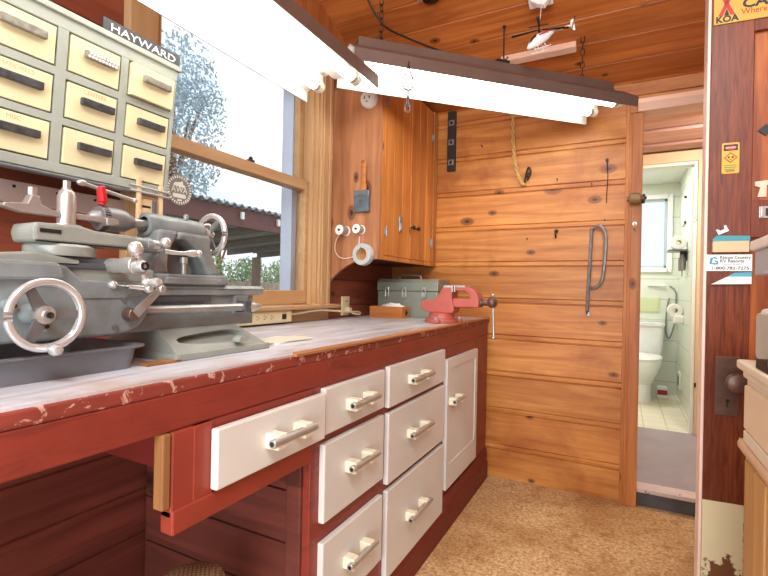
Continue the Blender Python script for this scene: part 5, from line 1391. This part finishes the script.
sh = empty('wall_shelf', (0.36, 1.2, 1.10), 'white slanted tray with a pale blue grey underside, held above the counter at the right', 'shelf')
q = MB(); Wm = Matrix.Translation((0.0, 0, 0))
q.box(0.232, 0.70, 0.86, 1.20, 1.152, 1.172, 0.003); q.build('board', M['white'], sh)
q = MB(); q.box(0.24, 0.69, 0.87, 1.195, 1.10, 1.152, 0.003); q.build('bin', flat('bin_blue', '#b3bcc8', 0.5), sh)
q = MB(); q.box(0.66, 0.72, 0.90, 0.94, 0.93, 1.10, 0.002); q.box(0.66, 0.72, 1.12, 1.16, 0.93, 1.10, 0.002); q.build('leg', M['white'], sh)
# ------------------------------------------------------------------ bathroom
tl = empty('toilet', (0.13, 4.9, BZ), 'white toilet in the bathroom beyond the opening', 'toilet')
TX = 0.135
def ell(cx, cy, rx, ry, z, n=32, front=1.0): return [V((cx + rx * math.cos(t), cy + ry * (front if math.sin(t) < 0 else 1) * math.sin(t), z)) for t in [2 * PI * i / n for i in range(n)]]
q = MB()
q.loft([ell(TX, 4.90, 0.115, 0.20, BZ), ell(TX, 4.90, 0.11, 0.19, BZ + 0.06), ell(TX, 4.90, 0.115, 0.18, BZ + 0.15), ell(TX, 4.84, 0.165, 0.21, BZ + 0.27, front=1.15), ell(TX, 4.82, 0.185, 0.22, BZ + 0.36, front=1.2), ell(TX, 4.82, 0.188, 0.22, BZ + 0.385, front=1.2), ell(TX, 4.82, 0.14, 0.17, BZ + 0.385, front=1.2), ell(TX, 4.84, 0.09, 0.11, BZ + 0.25)], True)
q.build('bowl', M['white_gloss'], tl)
q = MB(); q.loft([ell(TX, 4.82, 0.19, 0.222, BZ + 0.387, front=1.2), ell(TX, 4.82, 0.193, 0.225, BZ + 0.397, front=1.2), ell(TX, 4.82, 0.185, 0.218, BZ + 0.408, front=1.2), ell(TX, 4.82, 0.10, 0.12, BZ + 0.412, front=1.2)], True); q.build('seat_lid', M['white_gloss'], tl)
q = MB(); q.loft([[V((p[0], p[1], z)) for p in rrect(TX - w_, TX + w_, 5.06, 5.255, 0.03, 5)] for w_, z in ((0.19, BZ + 0.37), (0.205, BZ + 0.42), (0.215, BZ + 0.66))], True); q.build('tank', M['white_gloss'], tl)
q = MB(); q.loft([[V((p[0], p[1], z)) for p in rrect(TX - w_, TX + w_, 5.05, 5.262, 0.03, 5)] for w_, z in ((0.22, BZ + 0.662), (0.225, BZ + 0.675), (0.22, BZ + 0.69))], True); q.build('tank_lid', M['white_gloss'], tl)
q = MB(); q.cyl((TX - 0.14, 5.07, BZ + 0.60), (TX - 0.14, 5.04, BZ + 0.60), 0.012, n=14); q.box(TX - 0.145, TX - 0.07, 5.035, 5.045, BZ + 0.592, BZ + 0.606, 0.003); q.build('flush_lever', M['chrome'], tl)
q = MB(); q.box(0.30, 0.38, 5.0, 5.10, BZ, BZ + 0.10, 0.004); q.m(1).box(0.3, 0.38, 4.9985, 5.0, BZ + 0.03, BZ + 0.075)
q.build('cleaning_box', [M['white'], M['sign_red']], label='little white and red box on the floor beside the toilet', cat='box')
BX = 0.469
def roll(x, y, z, label):
    e = empty('toilet_roll', (x, y, z), label, 'toilet paper', 'toilet rolls on the bathroom wall')
    q = MB(); q.lathe([(0.02, 0), (0.055, 0), (0.058, 0.004), (0.058, 0.096), (0.055, 0.10), (0.02, 0.10), (0.02, 0.0)], (x, y, z), (0, 1, 0), 28); q.build('paper', M['white'], e)
    q = MB(); q.lathe([(0.0185, -0.0005), (0.0205, -0.0005), (0.0205, 0.1005), (0.0185, 0.1005), (0.0185, -0.0005)], (x, y, z), (0, 1, 0), 20); q.build('core', M['kraft'], e)
roll(0.405, 4.55, 1.49, 'upper toilet roll lying on the little bathroom shelf')
roll(0.408, 4.75, 0.915, 'lower toilet roll on a holder on the bathroom wall')
sf = empty('bathroom_shelf', (0.41, 4.6, 1.40), 'small dark shelf with a hanging bottle on the bathroom wall, under the upper toilet roll', 'shelf')
q = MB(); q.box(0.33, BX, 4.50, 4.70, 1.415, 1.43, 0.003); q.build('board', M['dsteel'], sf)
q = MB(); q.box(0.42, BX, 4.59, 4.61, 1.34, 1.415, 0.003); q.build('bracket', M['iron'], sf)
q = MB(); q.lathe([(0, 0), (0.026, 0.004), (0.028, 0.02), (0.028, 0.10), (0.014, 0.125), (0.012, 0.14), (0, 0.14)], (0.432, 4.56, 1.25), (0, 0, 1), 20); hb_ = empty('hanging_bottle', (0.432, 4.56, 1.20), 'grey bottle hanging under the bathroom shelf', 'bottle'); q.build('bottle', M['galv'], hb_)
q = MB(); q.cyl((0.432, 4.56, 1.25), (0.432, 4.56, 1.20), 0.006, n=10); q.build('nozzle', M['chrome'], hb_)
q = MB(); q.prism(rrect(4.73, 4.87, 0.80, 0.875, 0.02), 'x', 0.40, BX + .002, 0.006); q.build('roll_holder', M['white'], label='white holder under the lower toilet roll', cat='holder')
pf = empty('picture_frame', (BX - 0.01, 4.75, 1.66), 'small framed picture on the bathroom wall above the toilet roll shelf', 'picture')
q = MB()
for (y0, y1, z0, z1) in ((4.68, 4.70, 1.66, 1.90), (4.86, 4.88, 1.66, 1.90), (4.68, 4.88, 1.66, 1.685), (4.68, 4.88, 1.875, 1.90)): q.box(BX - 0.018, BX + .002, y0, y1, z0, z1, 0.002)
q.build('frame', M['white'], pf); q = MB(); q.box(BX - 0.008, BX + .002, 4.70, 4.86, 1.685, 1.875); q.m(1).box(BX - 0.0085, BX - 0.008, 4.735, 4.825, 1.73, 1.83); q.build('print', [M['paper'], M['galv']], pf)
q = MB(); q.cyl((0.22, 5.268, 1.14), (0.36, 5.235, 1.14), 0.011, n=12); q.cyl((0.23, 5.27, 1.14), (0.23, 5.235, 1.14), 0.008, n=10); q.cyl((0.355, 5.27, 1.14), (0.355, 5.23, 1.14), 0.008, n=10)
q.build('grab_bar', M['white'], label='short white rail on the bathroom wall below the window', cat='rail')
q = MB(); q.box(0.10, 0.325, 5.262, 5.272, 0.87, 1.02, 0.003); q.box(0.115, 0.31, 5.258, 5.264, 0.885, 1.005, 0.002); q.build('access_panel', paint('panel_green', '#cfd6ac', 0.5, var=0.03), label='pale green panel on the bathroom wall above the toilet', cat='panel')
hs = cat_pts([(0.40, 5.255, 1.14), (0.45, 5.25, 1.08), (0.455, 5.25, 0.95), (0.45, 5.25, 0.80), (0.42, 5.25, 0.66), (0.395, 5.25, 0.63), (0.375, 5.25, 0.72), (0.38, 5.25, 0.90), (0.40, 5.25, 1.02)], 8)
MB().tube(hs, 0.006, 8).build('water_hose', M['galv'], label='thin grey hose looping on the bathroom wall beside the toilet', cat='hose')
q = MB(); q.box(0.455, 0.472, 4.86, 4.98, 0.21, 0.36, 0.004); q.m(1).box(0.453, 0.456, 4.88, 4.96, 0.24, 0.33); q.build('floor_vent', [M['mint'], M['black']], label='small wall vent near the bathroom floor', cat='vent')
q = MB(); q.box(0.415, 0.425, 3.826, 3.836, 0.5, 0.53) if False else q.box(0.444, 0.456, 3.806, 3.816, 0.42, 0.45, 0.001); q.build('strike_plate', M['iron'], label='dark strike plate on the bathroom door casing', cat='plate')
q = MB(); q.text('5', 0.06, basis((1, 0, 0), (0, 0, 1), (0.437, 3.829, 1.58)), 0.001); q.build('number', M['dsteel'], label='small number on the bathroom door jamb', cat='number')

# ------------------------------------------------------------------ window sticker
q = MB(); W_ = Matrix.Translation((-1.3405, 1.068, 1.378)) @ Matrix.Rotation(PI / 2, 4, 'Z') @ Matrix.Rotation(PI / 2, 4, 'X')
q.prism(circ(0, 0, 0.052, 40), 'z', 0, 0.0006, M=W_)
for k in range(30):
    a = 2 * PI * k / 30
    q.m(1).box(-0.0022, 0.0022, -0.004, 0.004, 0.0006, 0.0012, M=W_ @ Matrix.Rotation(a, 4, 'Z') @ Matrix.Translation((0, 0.044, 0)))
q.prism([(-0.026, 0.014), (-0.018, 0.024), (0.0, 0.026), (0.012, 0.032), (0.014, 0.020), (0.024, 0.016), (0.022, 0.010), (-0.020, 0.012)], 'z', 0.0006, 0.0012, M=W_)
q.text('AWA', 0.030, W_ @ Matrix.Translation((0, 0.0, 0.0009)), 0.0003, sx=0.9)
q.prism(rrect(-0.026, 0.026, -0.027, -0.013, 0.004), 'z', 0.0006, 0.0012, M=W_)
q.prism([(-0.008, -0.038), (0.010, -0.036), (0.010, -0.031), (-0.008, -0.032)], 'z', 0.0006, 0.0012, M=W_)
q.build('window_sticker', [paint('sticker_grey', '#7f8882', 0.5), M['white']], label='round grey and white sticker on the window pane behind the lathe', cat='sticker')

# ------------------------------------------------------------------ the yard outside
gmat = paint('yard', '#a89c80', 0.9, var=0.25, scale=3)
struct(MB().box(-40, XL - 0.12, -20, 40, -0.9, -0.6), 'ground', gmat)
struct(MB().box(-1.5, -1.45, -2, 6, -0.6, 0.3), 'wall_outside', M['redwood']) if False else None
pcv = empty('patio_cover', (-6.8, 6.0, -0.6), 'patio cover with a corrugated roof and red brown fascia in the yard', 'patio cover')
q = MB()
# corrugated sheet: waves along y, falling towards the window
ny = 240
vs = []; fs = []
for i in range(ny + 1):
    y = 1.5 + 10.5 * i / ny
    wv = 0.028 * math.sin(2 * PI * y / 0.16)
    for k, (x, z) in enumerate(((-5.40, 2.33), (-9.6, 2.03), (-9.6, 2.015), (-5.40, 2.315))): vs.append((x, y, z + wv))
for i in range(ny):
    for k in range(4):
        l = (k + 1) % 4
        fs.append([i * 4 + k, i * 4 + l, (i + 1) * 4 + l, (i + 1) * 4 + k])
q.add(vs, fs, True); q.build('roof_sheet', paint('roofing', '#a2a8b0', 0.6, var=0.2, scale=6), pcv)
MB().box(-5.56, -5.50, 1.5, 12.0, 2.0, 2.30, 0.004).build('fascia', paint('fascia', '#6d4640', 0.6, var=0.1, scale=5), pcv)
for i in range(9):
    y = 2.2 + i * 1.15
    q = MB(); q.prism([(-5.56, 2.12), (-9.5, 1.86), (-9.5, 1.99), (-5.56, 2.27)], 'y', y, y + 0.06); q.build('rafter', paint('rafter', '#94908c', 0.7), pcv)
for y, h in ((2.6, 1.86), (6.4, 1.86), (10.05, 1.86), (11.85, 1.86)):
    MB().box(-9.5, -9.32, y, y + 0.18, -0.6, h, 0.005).build('post', paint('post_brown', '#9a8274', 0.7), pcv)
for y in (5.52, 6.40):
    MB().box(-5.495, -5.45, y, y + 0.07, 2.12, 2.24, 0.01).build('eave_lamp', M['white'], label='small white lamp on the yard fascia, %s one seen from the bench' % ('left' if y < 6 else 'right'), cat='lamp', group='white lamps on the patio fascia')
fn = empty('yard_fence', (-10.4, 9, -0.6), 'pale weathered board fence beyond the patio cover', 'fence')
q = MB()
for i in range(70): q.box(-10.44, -10.41, 1.0 + i * 0.2, 1.19 + i * 0.2, -0.6, 1.15 + 0.02 * (i % 3), 0.004)
q.build('boards', paint('fence_board', '#c2aea0', 0.8, var=0.2, scale=4), fn)
q = MB()
for z in (-0.2, 0.8): q.box(-10.48, -10.44, 1.0, 15, z, z + 0.09)
q.build('rails', paint('fence_rail', '#9c8a7c', 0.8), fn)

leafm = []
for nm, c1, c2 in (('leaf_haze', '#94a9b2', '#c3d3d9'), ('leaf_green', '#7d9466', '#b3c49a')):  # the tall tree's haze is mixed into its pale bluish leaf colour
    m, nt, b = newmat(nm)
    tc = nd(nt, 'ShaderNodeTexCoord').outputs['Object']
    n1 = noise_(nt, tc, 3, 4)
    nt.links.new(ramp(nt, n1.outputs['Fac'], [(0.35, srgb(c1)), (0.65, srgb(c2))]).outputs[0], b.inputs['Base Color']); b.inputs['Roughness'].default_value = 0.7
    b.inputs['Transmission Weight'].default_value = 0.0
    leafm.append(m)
def tree(name, base, h, blobs, nleaf, size, mat, label, cat='tree', seed=1, group=None):
    rnd = random.Random(seed)
    e = empty(name, base, label, cat, group)
    q = MB()
    top = V(base) + V((0, 0, h * 0.75))
    q.tube([V(base), V(base) + V((0.05, 0.03, h * 0.3)), top], [h * 0.03, h * 0.024, h * 0.008], 10)
    for (cx, cy, cz, r) in blobs:
        c = V(base) + V((cx, cy, cz))
        st_ = V(base) + V((0.03, 0.02, min(cz * 0.6, h * 0.6)))
        q.tube([st_, st_.lerp(c, 0.5) + V((0, 0, 0.1)), c], [h * 0.012, h * 0.008, h * 0.003], 6)
    q.build('trunk', M['rawwood'], e)
    q = MB()
    tot = sum(b_[3] ** 2 for b_ in blobs)
    for (cx, cy, cz, r) in blobs:
        for _ in range(int(nleaf * r * r / tot)):
            d = V((rnd.gauss(0, 1), rnd.gauss(0, 1), rnd.gauss(0, 1))).normalized() * r * (rnd.random() ** 0.4)
            c = V(base) + V((cx, cy, cz)) + d
            a = V((rnd.gauss(0, 1), rnd.gauss(0, 1), rnd.gauss(0, 1))).normalized() * size * (0.6 + 0.8 * rnd.random())
            t = a.orthogonal().normalized() * size * 0.4
            q.add([c - a, c + t, c + a, c - t], [[0, 1, 2, 3]])
    q.build('crown', mat, e)
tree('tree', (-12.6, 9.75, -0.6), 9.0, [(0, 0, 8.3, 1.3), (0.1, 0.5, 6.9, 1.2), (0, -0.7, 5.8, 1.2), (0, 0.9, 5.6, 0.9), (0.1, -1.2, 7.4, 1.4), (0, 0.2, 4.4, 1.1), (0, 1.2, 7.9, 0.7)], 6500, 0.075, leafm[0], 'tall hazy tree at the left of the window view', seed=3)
tree('tree', (-14, 13.0, -0.6), 5.0, [(0, 0, 4.3, 0.7), (0.3, 0.5, 3.9, 0.7), (0, -0.6, 3.8, 0.6)], 900, 0.09, leafm[1], 'small round tree above the patio roof in the window view', seed=5)
for i, (y, lab) in enumerate(((10.2, 'leafy bush seen behind the tailstock handwheel, beyond the yard fence'), (12.0, 'leafy bush just left of the patio post, beyond the yard fence'), (13.85, 'leafy bush just right of the patio post, beyond the yard fence'))):
    tree('bush', (-11.6, y, -0.6), 2.4, [(0, -0.2, 1.9, 0.7), (0, 0.2, 2.0, 0.7), (0, 0, 1.2, 0.7)], 2200, 0.06, leafm[1], lab, 'bush', 20 + i, 'bushes beyond the fence')

# ------------------------------------------------------------------ sky, added fill lights, camera
wd = bpy.data.worlds.new('sky'); bpy.context.scene.world = wd; wd.use_nodes = True
nt = wd.node_tree
bg = nt.nodes['Background']
tcw = nd(nt, 'ShaderNodeTexCoord').outputs['Generated']
mpw = nd(nt, 'ShaderNodeMapping'); mpw.inputs['Scale'].default_value = (2.0, 2.0, 4.5); nt.links.new(tcw, mpw.inputs[0])
cl = noise_(nt, mpw.outputs[0], 1.2, 6, 0.55, 0.3)
sk = ramp(nt, cl.outputs['Fac'], [(0.36, srgb('#cfe2f5')), (0.48, srgb('#edf4fb')), (0.58, srgb('#ffffff'))])
nt.links.new(sk.outputs[0], bg.inputs['Color']); bg.inputs['Strength'].default_value = 0.75

def area(name, loc, rot, sx, sy, energy, col=(1, 1, 1)):
    l = bpy.data.lights.new(name, 'AREA'); l.shape = 'RECTANGLE'; l.size = sx; l.size_y = sy; l.energy = energy; l.color = col
    o = bpy.data.objects.new(name, l); C.objects.link(o); o.location = loc; o.rotation_euler = rot
    return o
area('room_fill', (0.35, -0.7, 2.6), (math.radians(20), 0, 0), 1.2, 0.5, 34, (1, 0.99, 0.97))  # added fill high behind the camera, not a known fitting
area('near_end_fill', (0.05, -1.62, 1.2), (PI / 2, 0, 0), 1.9, 2.1, 42, (0.98, 0.99, 1))  # added fill at the invented opening, brightens the sloping ceiling
area('lobby_fill', (0.62, 2.95, 1.98), (math.radians(35), 0, 0), 0.25, 0.25, 9, (1, 0.96, 0.9))  # added light, aimed to brighten the bathroom door header
area('bathroom_fill', (-0.1, 4.55, 2.12), (0, 0, 0), 0.6, 0.5, 9, (1, 1, 0.98))  # added fill, since little light passes the frosted pane

cam = bpy.data.cameras.new('camera'); co = bpy.data.objects.new('camera', cam); C.objects.link(co)
cam.sensor_width = 36; cam.lens = 462 / 768 * 36; cam.clip_start = 0.02
yaw, roll_ = math.radians(27.36), math.radians(1.15)
f = V((-math.sin(yaw), math.cos(yaw), 0)); r = V((math.cos(yaw), math.sin(yaw), 0)); u = r.cross(f)
r2 = math.cos(roll_) * r + math.sin(roll_) * u; u2 = -math.sin(roll_) * r + math.cos(roll_) * u
co.matrix_world = Matrix(((r2.x, u2.x, -f.x, 0), (r2.y, u2.y, -f.y, 0), (r2.z, u2.z, -f.z, 1.06), (0, 0, 0, 1)))
sc = bpy.context.scene
sc.camera = co
sc.view_settings.view_transform = 'Standard'; sc.view_settings.look = 'None'; sc.view_settings.gamma = 1; sc.view_settings.use_curve_mapping = False
sc.view_settings.exposure = 0.9
